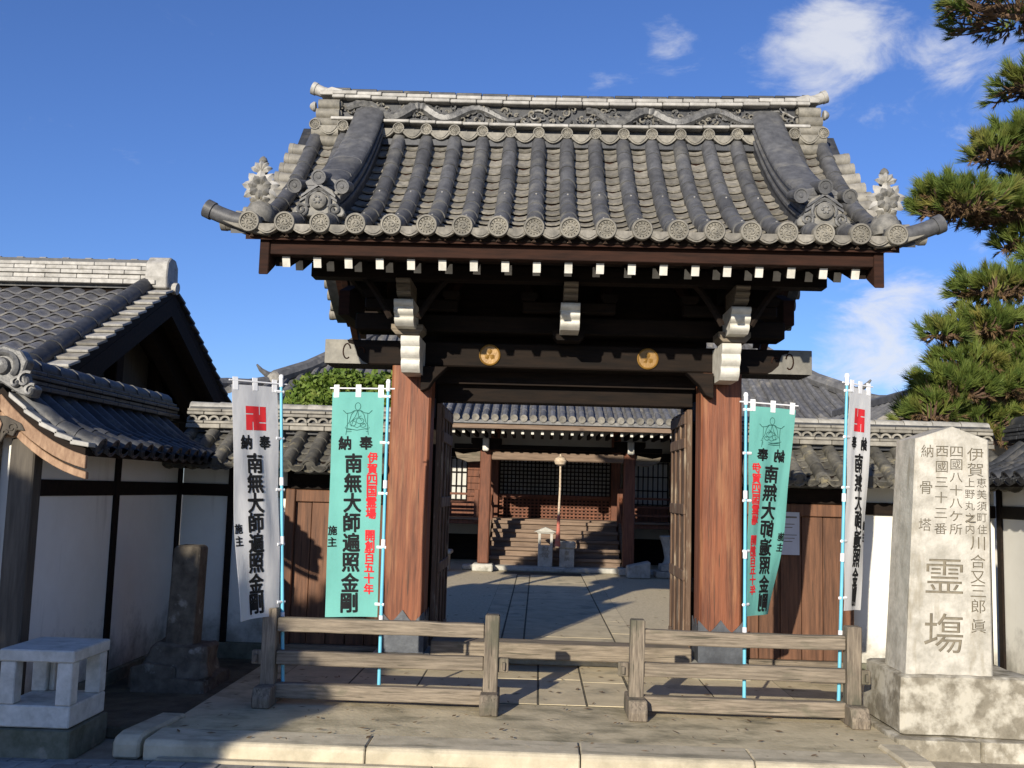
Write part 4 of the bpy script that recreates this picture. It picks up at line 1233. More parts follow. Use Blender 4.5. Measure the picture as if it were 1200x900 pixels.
# hip sides
for sgn, idx in ((-1, 0), (1, NX)):
    tip = len(b.v)
    b.v += [Vector((HC + sgn * 7.0, 28.6, 3.3))]
    for j in range(len(rowsY) - 1):
        b.f.append((j * (NX + 1) + idx, (j + 1) * (NX + 1) + idx, tip))
    b.f.append(((len(rowsY) - 1) * (NX + 1) + idx, n0 + idx, tip))
hrf = b.build('roof', M['hall_tile'], hall, fix=True)
for i in range(55):
    x = HC - 6.75 + i * .25
    dx = abs(x - HC)
    Yt = min(24.2, 19.7 + (7.0 - dx) / .62)
    if Yt - 19.7 < .3: continue
    pts = [(x, Yq, hall_z(Yq, x) + .03) for Yq in [19.66 + (Yt - 19.66) * t / 6 for t in range(7)]]
    b = MB().tube(pts, .066, 8)
    b.lathe([(.075, .02), (.075, -.012), (.055, -.012), (.02, -.004)], pts[0], (0, 1, .3), 10)
    b.build('round_tile_row', M['hall_tile'], hrf)
for sgn in (-1, 1):                                       # hip ridges with upturned ends
    pts = [(HC + sgn * half_w(Yq), Yq, hall_z(Yq, HC + sgn * half_w(Yq)) + .12) for Yq in (24.2, 23.4, 22.6, 21.8, 21.0)]
    MB().tube(pts, .16, 8).build('hip_ridge', M['hall_tile'], hrf)
    e = pts[-1]
    MB().tube([e, (e[0] + sgn * .12, e[1] - .15, e[2] + .04), (e[0] + sgn * .24, e[1] - .25, e[2] + .13), (e[0] + sgn * .32, e[1] - .3, e[2] + .24)], [.11, .075, .05, .02], 8).build('hip_ornament', M['hall_tile'], hrf)
    MB().lathe([(.16, -.1), (.18, .02), (.1, .12), (.02, .16)], (e[0], e[1] - .1, e[2] - .05), (sgn * .4, -.8, .3), 10).build('hip_boss', M['coping'], hrf)
    pts = [(HC + sgn * half_w(Yq), Yq, hall_z(Yq, HC + sgn * half_w(Yq)) + .06) for Yq in (21.0, 20.4, 19.9, 19.66)]
    MB().tube(pts, .11, 8).build('corner_ridge', M['hall_tile'], hrf)
    e = pts[-1]
    MB().tube([e, (e[0] + sgn * .12, e[1] - .1, e[2] + .04), (e[0] + sgn * .2, e[1] - .16, e[2] + .12), (e[0] + sgn * .25, e[1] - .18, e[2] + .22)], [.09, .065, .045, .02], 8).build('corner_ornament', M['hall_tile'], hrf)
box('eave_board', M['dark_wood'], hall, HC - 6.6, HC + 6.6, 19.75, 19.95, 2.92, 3.06)
# porch roof
prz0, pry0 = 2.90, 18.25
pe = Vector((0, pry0 - 20.6, prz0 - 3.72))
ppl = [(pry0, prz0), (20.6, 3.72), (20.6, 3.62), (pry0, prz0 - .06)]
prf = MB().prism(ppl, 'x', HC - 2.75, HC + 2.75).build('porch_roof', M['hall_tile'], hall, smooth=False)
for i in range(31):
    x = HC - 2.7 + i * .18
    a = Vector((x, pry0 - .03, prz0 + .045)); c = Vector((x, 20.5, 3.72 + .01))
    for k in range(5):
        p, q = a.lerp(c, k / 5), a.lerp(c, (k + 1.04) / 5)
        MB().tube([p, p.lerp(q, .08), q], [.063, .06, .055], 8).build('round_tile', M['hall_tile'], prf)
    MB().lathe([(.068, .02), (.068, -.012), (.05, -.012), (.02, -.004)], a, (0, 1, .3), 10).build('eave_disc', M['coping'], prf)
box('porch_fascia', M['step_wood'], hall, HC - 2.72, HC + 2.72, 18.30, 18.42, 2.745, 2.835)
for i in range(29):
    x = HC - 2.6 + i * .186
    box('porch_rafter', M['dark_wood'], hall, x - .028, x + .028, 18.46, 19.9, 2.655, 2.742, .003)
    box('porch_rafter_tip', M['white_paint'], hall, x - .026, x + .026, 18.448, 18.458, 2.66, 2.738, .002)
for sgn in (-1, 1):
    px = HC - .05 + sgn * 1.42
    po = box('porch_pillar', M['hall_wood'], hall, px - .11, px + .11, 19.42, 19.64, .17, 2.40, .02)
    box('pillar_stone', M['grey_stone'], po, px - .2, px + .2, 19.33, 19.73, .02, .168, .02)
    bl = MB().prism([(px - .12, 2.40), (px + .12, 2.40), (px + .3, 2.52), (px + .3, 2.62), (px - .3, 2.62), (px - .3, 2.52)], 'y', 19.38, 19.68).build('porch_bracket', M['dark_wood'], hall, smooth=False)
    box('bracket_tip', M['white_paint'], hall, px - .06, px + .06, 19.2, 19.37, 2.36, 2.62, .02)
    b = MB().prism([(px + sgn * .11, 2.36), (px + sgn * .45, 2.30), (px + sgn * .62, 2.34), (px + sgn * .58, 2.22), (px + sgn * .36, 2.14), (px + sgn * .11, 2.16)], 'y', 19.46, 19.60)
    b.build('porch_nose', M['grey_wood'], hall, smooth=False, bevel=.01)
box('porch_beam', M['step_wood'], hall, HC - 1.36, HC + 1.26, 19.44, 19.62, 2.20, 2.36, .02)
box('porch_upper_beam', M['dark_wood'], hall, HC - 2.1, HC + 2.0, 19.40, 19.66, 2.405, 2.50, .01)
# body of the hall
FY = 22.3
box('hall_wall', M['cream_wall'], hall, HC - 6.2, HC + 6.2, FY + .15, 28.0, .6, 3.2)
box('hall_base', M['dark_wood'], hall, HC - 6.0, HC + 6.0, FY + .3, 27.9, .02, .6)
box('nageshi_beam', M['dark_wood'], hall, HC - 6.2, HC + 6.2, FY - .04, FY + .146, 2.34, 2.52, .006)
box('floor_beam', M['hall_wood'], hall, HC - 6.2, HC + 6.2, FY - .9, FY + .14, .86, .95, .006)
for x in (-6.1, -4.4, -2.75, -1.42, 1.32, 2.65, 4.4, 6.1):
    box('hall_pillar', M['hall_wood'], hall, HC + x - .1, HC + x + .1, FY - .08, FY + .12, .1, 3.1, .01)
# centre lattice doors: dark grid over paper above, red grid below
cb = box('lattice_paper', M['shoji'], hall, HC - 1.31, HC + 1.21, FY + .10, FY + .13, 1.50, 2.33, .002)
for i in range(29):
    x = HC - 1.30 + i * 2.5 / 28
    box('lattice_bar', M['dark_wood'], cb, x - .014, x + .014, FY + .06, FY + .085, 1.50, 2.33, .002)
for i in range(10):
    z = 1.52 + i * .80 / 9
    box('lattice_bar', M['dark_wood'], cb, HC - 1.31, HC + 1.21, FY + .04, FY + .058, z - .014, z + .014, .002)
rb_ = box('panel_backing', M['dark_wood'], hall, HC - 1.31, HC + 1.21, FY + .08, FY + .10, .96, 1.49, .002)
for i in range(29):
    x = HC - 1.30 + i * 2.5 / 28
    box('lattice_bar', M['hall_wood'], rb_, x - .02, x + .02, FY + .04, FY + .07, .97, 1.46, .002)
for i in range(7):
    z = 1.0 + i * .44 / 6
    box('lattice_bar', M['hall_wood'], rb_, HC - 1.31, HC + 1.21, FY + .02, FY + .038, z - .02, z + .02, .002)
box('door_rail', M['hall_wood'], hall, HC - 1.31, HC + 1.21, FY - .02, FY + .08, 1.455, 1.525, .004)
for s0, s1, mm in ((-2.65, -2.05, 'shoji'), (-4.3, -3.5, 'shoji'), (1.5, 2.5, 'shoji'), (2.8, 4.2, 'shoji')):
    sp = box('side_screen', M[mm], hall, HC + s0, HC + s1, FY + .10, FY + .13, 1.35, 2.33, .002)
    n = int((s1 - s0) / .11)
    for i in range(n + 1):
        x = HC + s0 + i * (s1 - s0) / n
        box('screen_bar', M['dark_wood'], sp, x - .012, x + .012, FY + .06, FY + .09, 1.35, 2.33, .002)
    for i in range(4):
        z = 1.37 + i * .31
        box('screen_bar', M['dark_wood'], sp, HC + s0, HC + s1, FY + .045, FY + .058, z - .012, z + .012, .002)
    box('screen_skirt', M['hall_wood'], hall, HC + s0 - .02, HC + s1 + .02, FY + .05, FY + .12, .96, 1.34, .004)
for i in range(9):
    box('wall_slat', M['hall_wood'], hall, HC - 2.03, HC - 1.53, FY + .05, FY + .12, 1.0 + i * .15, 1.14 + i * .15, .004)
# veranda, steps, railings
box('veranda', M['step_wood'], hall, HC - 6.0, HC + 6.0, FY - .95, FY - .05, .955, 1.0, .004)
for i in range(5):
    z = .12 + i * .17
    y_ = 19.98 + i * .28
    box('step', M['step_wood'], hall, HC - 1.38, HC + 1.28, y_, y_ + .32, z + .10, z + .165, .006)
    box('step_riser', M['step_wood'], hall, HC - 1.36, HC + 1.26, y_ + .05, y_ + .09, z - .05, z + .098, .004)
box('stone_step', M['grey_stone'], hall, HC - 1.9, HC + 1.9, 19.66, 20.0, .02, .12, .02)
for sgn in (-1, 1):
    for x0, x1 in ((1.45, 5.9),):
        xa, xb = sorted((HC + sgn * x0, HC + sgn * x1))
        for z in (1.12, 1.30, 1.48):
            box('railing', M['hall_wood'], hall, xa, xb, FY - .92, FY - .86, z, z + .05, .004)
        for k in range(5):
            x = xa + (xb - xa) * (k + .1) / 4.4
            box('railing_post', M['hall_wood'], hall, x - .05, x + .05, FY - .94, FY - .84, .9, 1.6, .006)
    x = HC - .05 + sgn * 1.40
    MB().ribbon([((x, 19.98, .62), (x, 19.98, .70)), ((x, 21.4, 1.48), (x, 21.4, 1.56))], .035, (1, 0, 0)).build('stair_rail', M['hall_wood'], hall, smooth=False)
    box('stair_post', M['step_wood'], hall, x - .06, x + .06, 19.92, 20.04, .12, .86, .01)
    box('stair_post', M['hall_wood'], hall, x - .06, x + .06, 21.34, 21.46, .9, 1.72, .01)
    MB().ribbon([((x, 19.96, .10), (x, 19.96, .28)), ((x, 21.4, .80), (x, 21.4, 1.0))], .04, (1, 0, 0)).build('stringer', M['step_wood'], hall, smooth=False)
# things in front of the hall
def shrink(o, s, z):
    o.scale = s
    o.location.z = z
rp = thing('bell_rope', (HC, 19.3, .55), 'pale braided bell rope hanging before the hall steps', 'rope')
MB().tube([(HC, 19.3, 2.34), (HC + .005, 19.3, 1.7), (HC - .01, 19.3, 1.15)], [.018, .02, .022], 8).build('rope', M['rope'], rp)
MB().tube([(HC - .01, 19.3, 1.15), (HC - .012, 19.3, .85), (HC - .02, 19.3, .55)], [.03, .035, .06], 8).build('tassel', M['red_cloth'], rp)
MB().lathe([(.02, -.10), (.10, -.06), (.125, 0), (.10, .06), (.02, .10)], (HC, 19.3, 2.20), (0, 0, 1), 12).build('bell', M['rope'], rp)
lx, ly = .17, 19.80
lt = thing('stone_lantern', (lx, ly, .02), 'small grey stone lantern with peaked roof beside the offering box', 'lantern')
box('shaft', M['grey_stone'], lt, lx - .17, lx + .17, ly - .15, ly + .15, .02, .74, .015)
for dx in (-.14, .14):
    for dy in (-.12, .12):
        box('corner_post', M['grey_stone'], lt, lx + dx - .03, lx + dx + .03, ly + dy - .03, ly + dy + .03, .745, 1.14, .006)
box('cap_slab', M['grey_stone'], lt, lx - .20, lx + .20, ly - .17, ly + .17, 1.142, 1.19, .01)
MB().prism([(lx - .27, 1.192), (lx + .27, 1.192), (lx + .10, 1.30), (lx, 1.36), (lx - .10, 1.30)], 'y', ly - .22, ly + .22).build('roof', M['grey_stone'], lt, smooth=False, bevel=.01)
for ch, z in (('献', .62), ('燈', .42)):
    g, f = glyph(ch)
    MB().add([(lx + a * .17, ly - .153, z + c * .17) for a, c in g], f).build('inscription', M['carved_ink'], lt, smooth=False, fix=False)
ox, oy = .60, 19.80
ob_ = thing('offering_stand', (ox, oy, .02), 'pale stone offering stand right of the small lantern', 'stand')
box('body', M['stone'], ob_, ox - .22, ox + .22, oy - .18, oy + .18, .02, .66, .015)
box('top', M['stone'], ob_, ox - .26, ox + .26, oy - .22, oy + .22, .665, .93, .05)
for ch, z in (('奉', .52), ('納', .32)):
    g, f = glyph(ch)
    MB().add([(ox + a * .15, oy - .183, z + c * .15) for a, c in g], f).build('inscription', M['carved_ink'], ob_, smooth=False, fix=False)
shrink(lt, (.85, .55, .58), .121); shrink(ob_, (.66, .5, .56), .121)
bx_, by_ = 2.62, 19.3
bs = thing('stone_basin', (bx_, by_, .02), 'pale lotus shaped stone basin on plinth right of the hall steps', 'basin')
MB().lathe([(.26, .42), (.22, .5), (.2, .62), (.25, .95), (.32, 1.22), (.34, 1.26), (.30, 1.28), (.26, 1.2)], (bx_, by_, .02), (0, 0, 1), 12).build('bowl', M['stone'], bs)
box('plinth', M['stone'], bs, bx_ - .45, bx_ + .45, by_ - .3, by_ + .4, .02, .22, .02)
box('upper_plinth', M['stone'], bs, bx_ - .32, bx_ + .32, by_ - .24, by_ + .3, .222, .43, .02)
shrink(bs, (.75, .75, .62), .02)
sbx = thing('stone_block', (1.95, 19.0, .02), 'low stone block with slanted top near the basin', 'stone')
MB().prism([(1.72, .02), (2.15, .02), (2.15, .34), (1.72, .24)], 'y', 18.8, 19.2).build('block', M['stone'], sbx, smooth=False, bevel=.02)
lb = thing('stone_block', (-1.9, 19.4, .02), 'pale square stone block left of the hall steps', 'stone')
box('block', M['stone'], lb, -2.05, -1.70, 19.2, 19.6, .02, .34, .02)
box('cap', M['stone'], lb, -2.1, -1.65, 19.15, 19.65, .342, .42, .02)

# ================================================================== another roof behind the right wall
rh = thing('rear_house', (6.9, 14.5, 0), 'grey tiled house roof with pale bargeboard behind the pine', 'house')
RX, RZ2 = 5.6, 3.12
sl2 = .60
for s in (-1, 1):
    run = 2.9
    pl = [(RX, RZ2), (RX + s * run, RZ2 - run * sl2), (RX + s * run, RZ2 - run * sl2 - .08), (RX, RZ2 - .08)]
    rr = MB().prism(pl, 'y', 13.6, 18.5).build('roof', M['hall_tile'], rh, smooth=False)
    d = Vector((s, 0, -sl2)).normalized(); n_ = Vector((s * sl2, 0, 1)).normalized()
    for k in range(19):
        a = Vector((RX, 13.7 + k * .26, RZ2)) + n_ * .03
        MB().tube([a + d * .05, a + d * 3.36], .065, 8).build('round_tile_row', M['hall_tile'], rr)
    MB().ribbon([((RX, 13.55, RZ2 - .30), (RX, 13.55, RZ2 + .02)), ((RX + s * run, 13.55, RZ2 - run * sl2 - .26), (RX + s * run, 13.55, RZ2 - run * sl2 + .02))], .04, (0, 1, 0)).build('bargeboard', M['grey_wood'], rh, smooth=False)
    MB().tube([(RX, 13.62, RZ2 + .09), (RX + s * run, 13.62, RZ2 - run * sl2 + .09)], .085, 10).build('verge_roll', M['coping'], rh)
MB().prism([(RX - 2.4, 0), (RX - 2.4, RZ2 - 1.5), (RX, RZ2 - .1), (RX + 2.4, RZ2 - 1.5), (RX + 2.4, 0)], 'y', 14.0, 18.2).build('wall', M['cream_wall'], rh, smooth=False)
box('ridge', M['hall_tile'], rh, RX - .14, RX + .14, 13.6, 18.5, RZ2, RZ2 + .16, .03)

# ================================================================== wooden barriers
def barrier(x0, x1, label, wear, yoff=0.0):
    Y = 7.36 + yoff
    t = thing('wooden_barrier', ((x0 + x1) / 2, Y, 0), label, 'barrier', 'wooden barriers before the gate')
    rnd = random.Random(wear)
    for i, x in enumerate((x0, x1)):
        b = MB()
        lean = rnd.uniform(-.012, .012)
        b.bb(x - .052, x + .052, Y - .055, Y + .055, .045, .69)
        for q in b.v:
            q.x += lean * (q.z - .05)
        po = b.build('post', M['grey_wood_v'], t, smooth=False, bevel=.007)
        MB().prism([(Y - .20, .002), (Y - .21, .07), (Y - .17, .145), (Y + .17, .145), (Y + .21, .07), (Y + .20, .002)], 'x', x - .066, x + .066).build('foot', M['grey_wood_v'], t, smooth=False, bevel=.008)
        s = -1 if i == 0 else 1
        for z in (.33,):
            box('tenon', M['grey_wood_v'], po, min(x + s * .0525, x + s * .13), max(x + s * .0525, x + s * .13), Y - .022, Y + .022, z - .05, z + .05, .006)
        box('wedge', M['grey_wood_v'], po, min(x + s * .085, x + s * .108), max(x + s * .085, x + s * .108), Y - .05, Y + .05, .30, .355, .003)
    for (z0, z1, th_) in ((.522, .622, .038), (.285, .385, .034), (.045, .150, .04)):
        n = 10
        b = MB()
        sag = rnd.uniform(-.008, .004)
        pts = []
        for k in range(n + 1):
            tt = k / n; x = x0 + .053 + (x1 - x0 - .106) * tt
            dz = sag * 4 * tt * (1 - tt) + rnd.uniform(-.0015, .0015)
            pts.append(((x, Y, z0 + dz), (x, Y, z1 + dz + rnd.uniform(-.002, .002))))
        b.ribbon(pts, th_, (0, 1, 0)).build('rail', M['grey_wood'], t, smooth=False, bevel=.006)
barrier(-1.945, -.315, 'weathered grey wooden barrier in front of the left gate pillar', 1)
barrier(.745, 2.305, 'weathered grey wooden barrier beside the tall inscribed stone', 2)

# ================================================================== banners
HGT = 1.76
BY = 7.416
def banner(label, real_h, foot, topz, lean, wid, dirs, cloth, design, top_b, side):
    """foot = (x, y) of the pole; dirs(v) -> plan angle of the cloth away from the pole; letters read on the street side"""
    fx, fy = foot
    t = thing('nobori_banner', (fx, fy, 0), label, 'banner', 'dedication banners on blue poles')
    def pole(z): return Vector((fx + lean[0] * z, fy + lean[1] * z, z))
    b = MB().tube([pole(0.10), pole(topz * .5), pole(topz)], [.0135, .0125, .011], 10)
    po = b.build('pole', M['pole_blue'], t)
    for z in (.62, 1.18, 1.62, topz - .02):
        MB().tube([pole(z - .03), pole(z + .03)], .0165, 10).build('pole_joint', M['clip_white'], po)
    MB().lathe([(.012, 0), (.02, .02), (.014, .04), (.004, .045)], pole(topz), (0, 0, 1), 8).build('pole_cap', M['clip_white'], po)
    def surf(a, bb):
        v = bb / HGT
        th_ = dirs(v)
        p = pole(topz - .085 * .7 - bb * real_h / HGT)
        d = Vector((math.cos(th_), math.sin(th_), 0)); n = Vector((d.y, -d.x, 0))
        u = a / wid
        wv = design['wave'] * (math.sin(5.2 * v + 4.5 * u + design['ph']) + .5 * math.sin(11 * v - 6 * u + design['ph'] * 2)) * (.15 + u) * (.25 + .75 * v)
        wv += design['wave'] * .35 * math.sin(16 * u + 9 * v + design['ph']) * u * (1 - u) * 4 * math.sin(PI * min(1, v * 1.1)) + .006 * math.cos(13.5 * v) * (1 - u) ** 2
        sag = .012 * u * u
        return p + d * (.03 + a) + n * wv + Vector((0, 0, -sag))
    def surfn(a, bb, off):
        p = surf(a, bb); e = .01
        du = surf(a + e, bb) - p; dv = surf(a, bb + e) - p
        n = du.cross(dv).normalized()
        return p + n * off
    # cloth, two-sided with a hair of thickness
    NA, NB = 14, 60
    b = MB()
    for sd in (-.0012, .0012):
        for j in range(NB + 1):
            for i in range(NA + 1):
                b.v.append(surfn(wid * i / NA, HGT * j / NB, sd))
    n1 = (NA + 1) * (NB + 1)
    for j in range(NB):
        for i in range(NA):
            a = j * (NA + 1) + i
            b.f.append((a, a + 1, a + NA + 2, a + NA + 1)); b.f.append((n1 + a, n1 + a + NA + 1, n1 + a + NA + 2, n1 + a + 1))
    for j in range(NB):
        for i in (0, NA):
            a = j * (NA + 1) + i; b.f.append((a, a + NA + 1, n1 + a + NA + 1, n1 + a))
    for i in range(NA):
        for j in (0, NB):
            a = j * (NA + 1) + i; b.f.append((a, a + 1, n1 + a + 1, n1 + a))
    cl_ = b.build('cloth', cloth, t, angle=80)
    # crossbar and tabs
    th0 = dirs(0); d0 = Vector((math.cos(th0), math.sin(th0), -.02))
    MB().tube([pole(topz - .03) - d0 * .05, pole(topz - .03) + d0 * (wid + .05)], .006, 8).build('crossbar', M['clip_white'], t)
    def tab(a, bb, w_, h_, name):
        q = MB()
        pts = [surf(max(0, a - w_ / 2), bb), surf(a + w_ / 2, bb), surf(a + w_ / 2, bb - h_), surf(max(0, a - w_ / 2), bb - h_)]
        c0 = sum(pts, Vector()) / 4
        n = (pts[1] - pts[0]).cross(pts[2] - pts[0]).normalized() * .004
        q.add([p + n for p in pts] + [p - n for p in pts], [(0, 1, 2, 3), (7, 6, 5, 4), (0, 4, 5, 1), (1, 5, 6, 2), (2, 6, 7, 3), (3, 7, 4, 0)])
        q.build(name, M['clip_white'], cl_, smooth=False)
    for a in (.025, wid * .5, wid - .03):
        tab(a, .04, .04, .10, 'hanging_tab')
    for bb in (.03, .40, .80, 1.22, 1.66):                 # loops that tie the cloth to the pole
        P0 = pole(topz - .06 - bb * real_h / HGT)
        e1 = surf(.02, bb)
        MB().tube([P0 - (e1 - P0) * .4, e1], .012, 6).build('pole_loop', M['clip_white'], cl_)
    # lettering on both faces
    def put(name, m, pieces_, fat=0.0):
        q = MB()
        sh = [(0, 0)] + ([(fat, 0), (-fat, 0), (0, fat), (0, -fat), (fat * .7, fat * .7), (-fat * .7, fat * .7), (fat * .7, -fat * .7), (-fat * .7, -fat * .7)] if fat else [])
        for sd in (1, -1):
            for k_, (sa, sb_) in enumerate(sh):
                for vs_, fs_ in pieces_:
                    q.add([surfn(a + sa, bb + sb_, sd * (.003 + .0003 * k_)) for a, bb in vs_], fs_)
        q.build(name, m, cl_, smooth=False, fix=False)
    def chars(seq, sz, bold, asp=1.0):
        out = []
        for ch, a, bb in seq:
            vs_, fs_ = glyph(ch, bold)
            out.append(([(a - x * sz * asp + .03 * y * sz, bb - y * sz) for x, y in vs_], fs_))
        return out
    k = wid / .41
    main = '南無大師遍照金剛'
    b0 = design['b0']; st = (1.66 - b0) / 7.05
    put('lettering', M['ink'], chars([(c, .225 * k, b0 + i * st) for i, c in enumerate(main)], .146, .0, .92 * k), .0048)
    put('dedication', M['ink'], chars([('奉', .130 * k, b0 - .16)], .105, .0, .95 * k), .0036)
    put('dedication', M['ink'], chars([('納', .300 * k, b0 - .16)], .105, .0, .95 * k), .0036)
    put('donor_mark', M['ink'], chars([('施', .375 * k, 1.09), ('主', .375 * k, 1.18)], .072, .0, .9 * k), .002)
    if design['kind'] == 'teal':
        put('red_lettering', M['red_ink'], chars([(c, .075 * k, .52 + i * .088) for i, c in enumerate('伊賀四国霊場')], .082, 0, .95 * k), .003)
        put('red_lettering', M['red_ink'], chars([(c, .075 * k, 1.13 + i * .083) for i, c in enumerate('開創百五十年')], .078, 0, .95 * k), .003)
        # line drawing of a seated figure on a chair
        def stroke(pts, w_=.0045):
            res_v, res_f = [], []
            for i, (a, c) in enumerate(pts):
                p, n = pts[max(0, i - 1)], pts[min(len(pts) - 1, i + 1)]
                dx, dy = n[0] - p[0], n[1] - p[1]; ln = math.hypot(dx, dy) or 1
                res_v += [(a - dy / ln * w_ / 2, c + dx / ln * w_ / 2), (a + dy / ln * w_ / 2, c - dx / ln * w_ / 2)]
            for i in range(len(pts) - 1):
                res_f.append((2 * i, 2 * i + 1, 2 * i + 3, 2 * i + 2))
            return ([(a * k, c) for a, c in res_v], res_f)
        cx, cy = .205, .20
        E_ = lambda x, y, rx, ry, a0=0, a1=360, n=16: [(cx + x + rx * math.cos(rad(a0 + (a1 - a0) * i / n)), cy + y + ry * math.sin(rad(a0 + (a1 - a0) * i / n))) for i in range(n + 1)]
        P_ = lambda L_: [(cx + x, cy + y) for x, y in L_]
        S_ = [stroke(E_(0, -.085, .022, .030)), stroke(P_([(-.115, -.055), (-.09, -.03), (-.05, -.035), (-.03, -.05), (.03, -.05), (.05, -.035), (.09, -.03), (.115, -.055)]), .006),
              stroke(P_([(-.08, -.03), (-.08, .07), (-.09, .14)])), stroke(P_([(.08, -.03), (.08, .07), (.09, .14)])),
              stroke(P_([(-.02, -.055), (-.05, -.02), (-.066, .04), (-.098, .085), (0, .105), (.098, .085), (.066, .04), (.05, -.02), (.02, -.055)]), .005),
              stroke(P_([(-.09, .10), (.09, .10)])), stroke(P_([(-.09, .115), (.09, .115)])), stroke(E_(-.02, .03, .03, .022)), stroke(E_(.035, .05, .024, .02)), stroke(E_(-.045, .065, .022, .016)),
              stroke(P_([(0, -.05), (-.01, .0), (-.035, .03)])), stroke(P_([(.0, -.05), (.02, .0), (.045, .03)])), stroke(P_([(-.03, -.01), (.03, .02), (.05, .075)])), stroke(P_([(-.06, .05), (0, .085), (.06, .06)]))]
        put('figure_drawing', M['line_ink'], S_)
    else:
        # red fylfot crest of the temple, five-unit square with narrow gaps
        s_ = .185 / 5
        rects = [(1.75, 3.25, 0, 5), (0, 1.75, 1.75, 3.25), (3.25, 5, 1.75, 3.25), (0, 1.75, 0, 1.5), (3.25, 5, 3.5, 5), (3.5, 5, 0, 1.75), (0, 1.5, 3.25, 5)]
        pcs = []
        for x0, x1, y0, y1 in rects:
            vs_, fs_ = [], []
            nx, ny = 4, 4
            for j in range(ny + 1):
                for i in range(nx + 1):
                    x = x0 + (x1 - x0) * i / nx; y_ = y0 + (y1 - y0) * j / ny
                    vs_.append((.205 * k - (x - 2.5) * s_ * k, .255 + (y_ - 2.5) * s_))
            for j in range(ny):
                for i in range(nx):
                    a = j * (nx + 1) + i; fs_.append((a, a + 1, a + nx + 2, a + nx + 1))
            pcs.append((vs_, fs_))
        put('crest', M['red_ink'], pcs)
    return t
PIx = PI
banner('white banner with red crest hanging before the shaded left wall', 1.70, (-1.845, BY), 2.39, (-.060, 0), .385, lambda v: PIx + .80 + .22 * v, M['white_cloth'], dict(kind='white', wave=.017, ph=.6, b0=.60), 0, 'l')
banner('teal banner with black characters beside the left gate pillar', 1.68, (-1.137, BY), 2.375, (-.011, 0), .39, lambda v: PIx + .06 - .10 * v, M['teal'], dict(kind='teal', wave=.017, ph=1.8, b0=.565), 0, 'l')
banner('teal banner seen from behind with mirrored characters by the right gate pillar', 1.56, (1.541, BY), 2.345, (.003, 0), .39, lambda v: .28 + .62 * v, M['teal'], dict(kind='teal', wave=.018, ph=.3, b0=.565), 0, 'r')
banner('white banner turned nearly edge on beside the inscribed stone', 1.66, (2.22, BY), 2.51, (.034, 0), .26, lambda v: .62 + .12 * v, M['white_cloth'], dict(kind='white', wave=.014, ph=2.2, b0=.60), 0, 'r')

# ================================================================== the inscribed stone on the right
st = thing('stone_stele', (2.95, 7.3, -.12), 'tall pale stone pillar with carved inscription on a lichen covered plinth', 'stele')
def slab_pt(u, w, z):                                    # u,w in -1..1
    t = (z - .42) / 1.72
    hw = .300 - .045 * t; hd = .21 - .02 * t
    return Vector((2.885 + .06 * t + u * hw, 7.27 + w * hd, z))
b = MB()
zs = [.40, .42, .8, 1.2, 1.6, 2.055]
for z in zs:
    for (u, w) in ((-1, -.93), (-.95, -1), (.95, -1), (1, -.93), (1, 1), (-1, 1)):
        b.v.append(slab_pt(u, w, z))
for j in range(len(zs) - 1):
    for i in range(6):
        b.f.append((6 * j + i, 6 * j + (i + 1) % 6, 6 * j + 6 + (i + 1) % 6, 6 * j + 6 + i))
ap = len(b.v)
b.v += [slab_pt(0, -.95, 2.145), slab_pt(0, .95, 2.15)]
e = 6 * (len(zs) - 1)
b.f += [(e + 1, e + 2, ap), (e + 2, e + 3, ap), (e + 0, e + 1, ap), (e + 3, e + 4, ap + 1, ap), (e + 5, e, ap, ap + 1), (e + 4, e + 5, ap + 1), tuple(range(6))[::-1]]
slab = b.build('slab', M['stone'], st, smooth=False)
cutv = MB()
def carve(ch, u, z, w_, h_, bold):
    vs_, fs_ = glyph(ch, bold)
    n = len(vs_); o = len(cutv.v)
    edges = {}
    for f in fs_:
        for i in range(len(f)):
            k_ = (f[i], f[(i + 1) % len(f)])
            edges[k_] = edges.get(k_, 0) + 1
    P = []
    for off in (-.02, .011):
        for x, y_ in vs_:
            zz = z + y_ * h_
            p = slab_pt(0, -1, zz); t = (zz - .42) / 1.72
            P.append(Vector((p.x + u * (.300 - .045 * t) + x * w_, p.y + off, zz)))
    cutv.v += P
    for f in fs_:
        cutv.f.append(tuple(o + i for i in f)); cutv.f.append(tuple(o + n + i for i in f[::-1]))
    for (a, c) in edges:
        if (c, a) not in edges:
            cutv.f.append((o + c, o + a, o + n + a, o + n + c))
for i, ch in enumerate('四國八十八ヶ所'):
    carve(ch, .11, 1.965 - i * .091, .088, .076, 0)
for i, ch in enumerate('西國三十三番'):
    carve(ch, -.28, 1.965 - i * .109, .088, .080, 0)
for i, ch in enumerate('納骨塔'):
    carve(ch, -.68, 1.965 - i * .26, .088, .09, 0)
for i, ch in enumerate('伊賀'):
    carve(ch, .62, 1.95 - i * .11, .115, .095, 0)
for i, ch in enumerate('上野丸之内'):
    carve(ch, .47, 1.75 - i * .082, .068, .066, 0)
for i, ch in enumerate('恵美須町住'):
    carve(ch, .78, 1.75 - i * .082, .068, .066, 0)
for ch, z in zip('川合又三郎眞', (1.325, 1.20, 1.09, .995, .89, .755)):
    carve(ch, .66, z, .105, .095, 0)
carve('霊', -.16, 1.09, .26, .24, .0)
carve('塲', -.16, .70, .27, .27, .0)
cut = cutv.build('inscription', M['stone'], slab, smooth=False, fix=True)
cut.data.materials.append(M['carved_ink']); slab.data.materials.append(M['carved_ink'])
for p in cut.data.polygons: p.material_index = 1
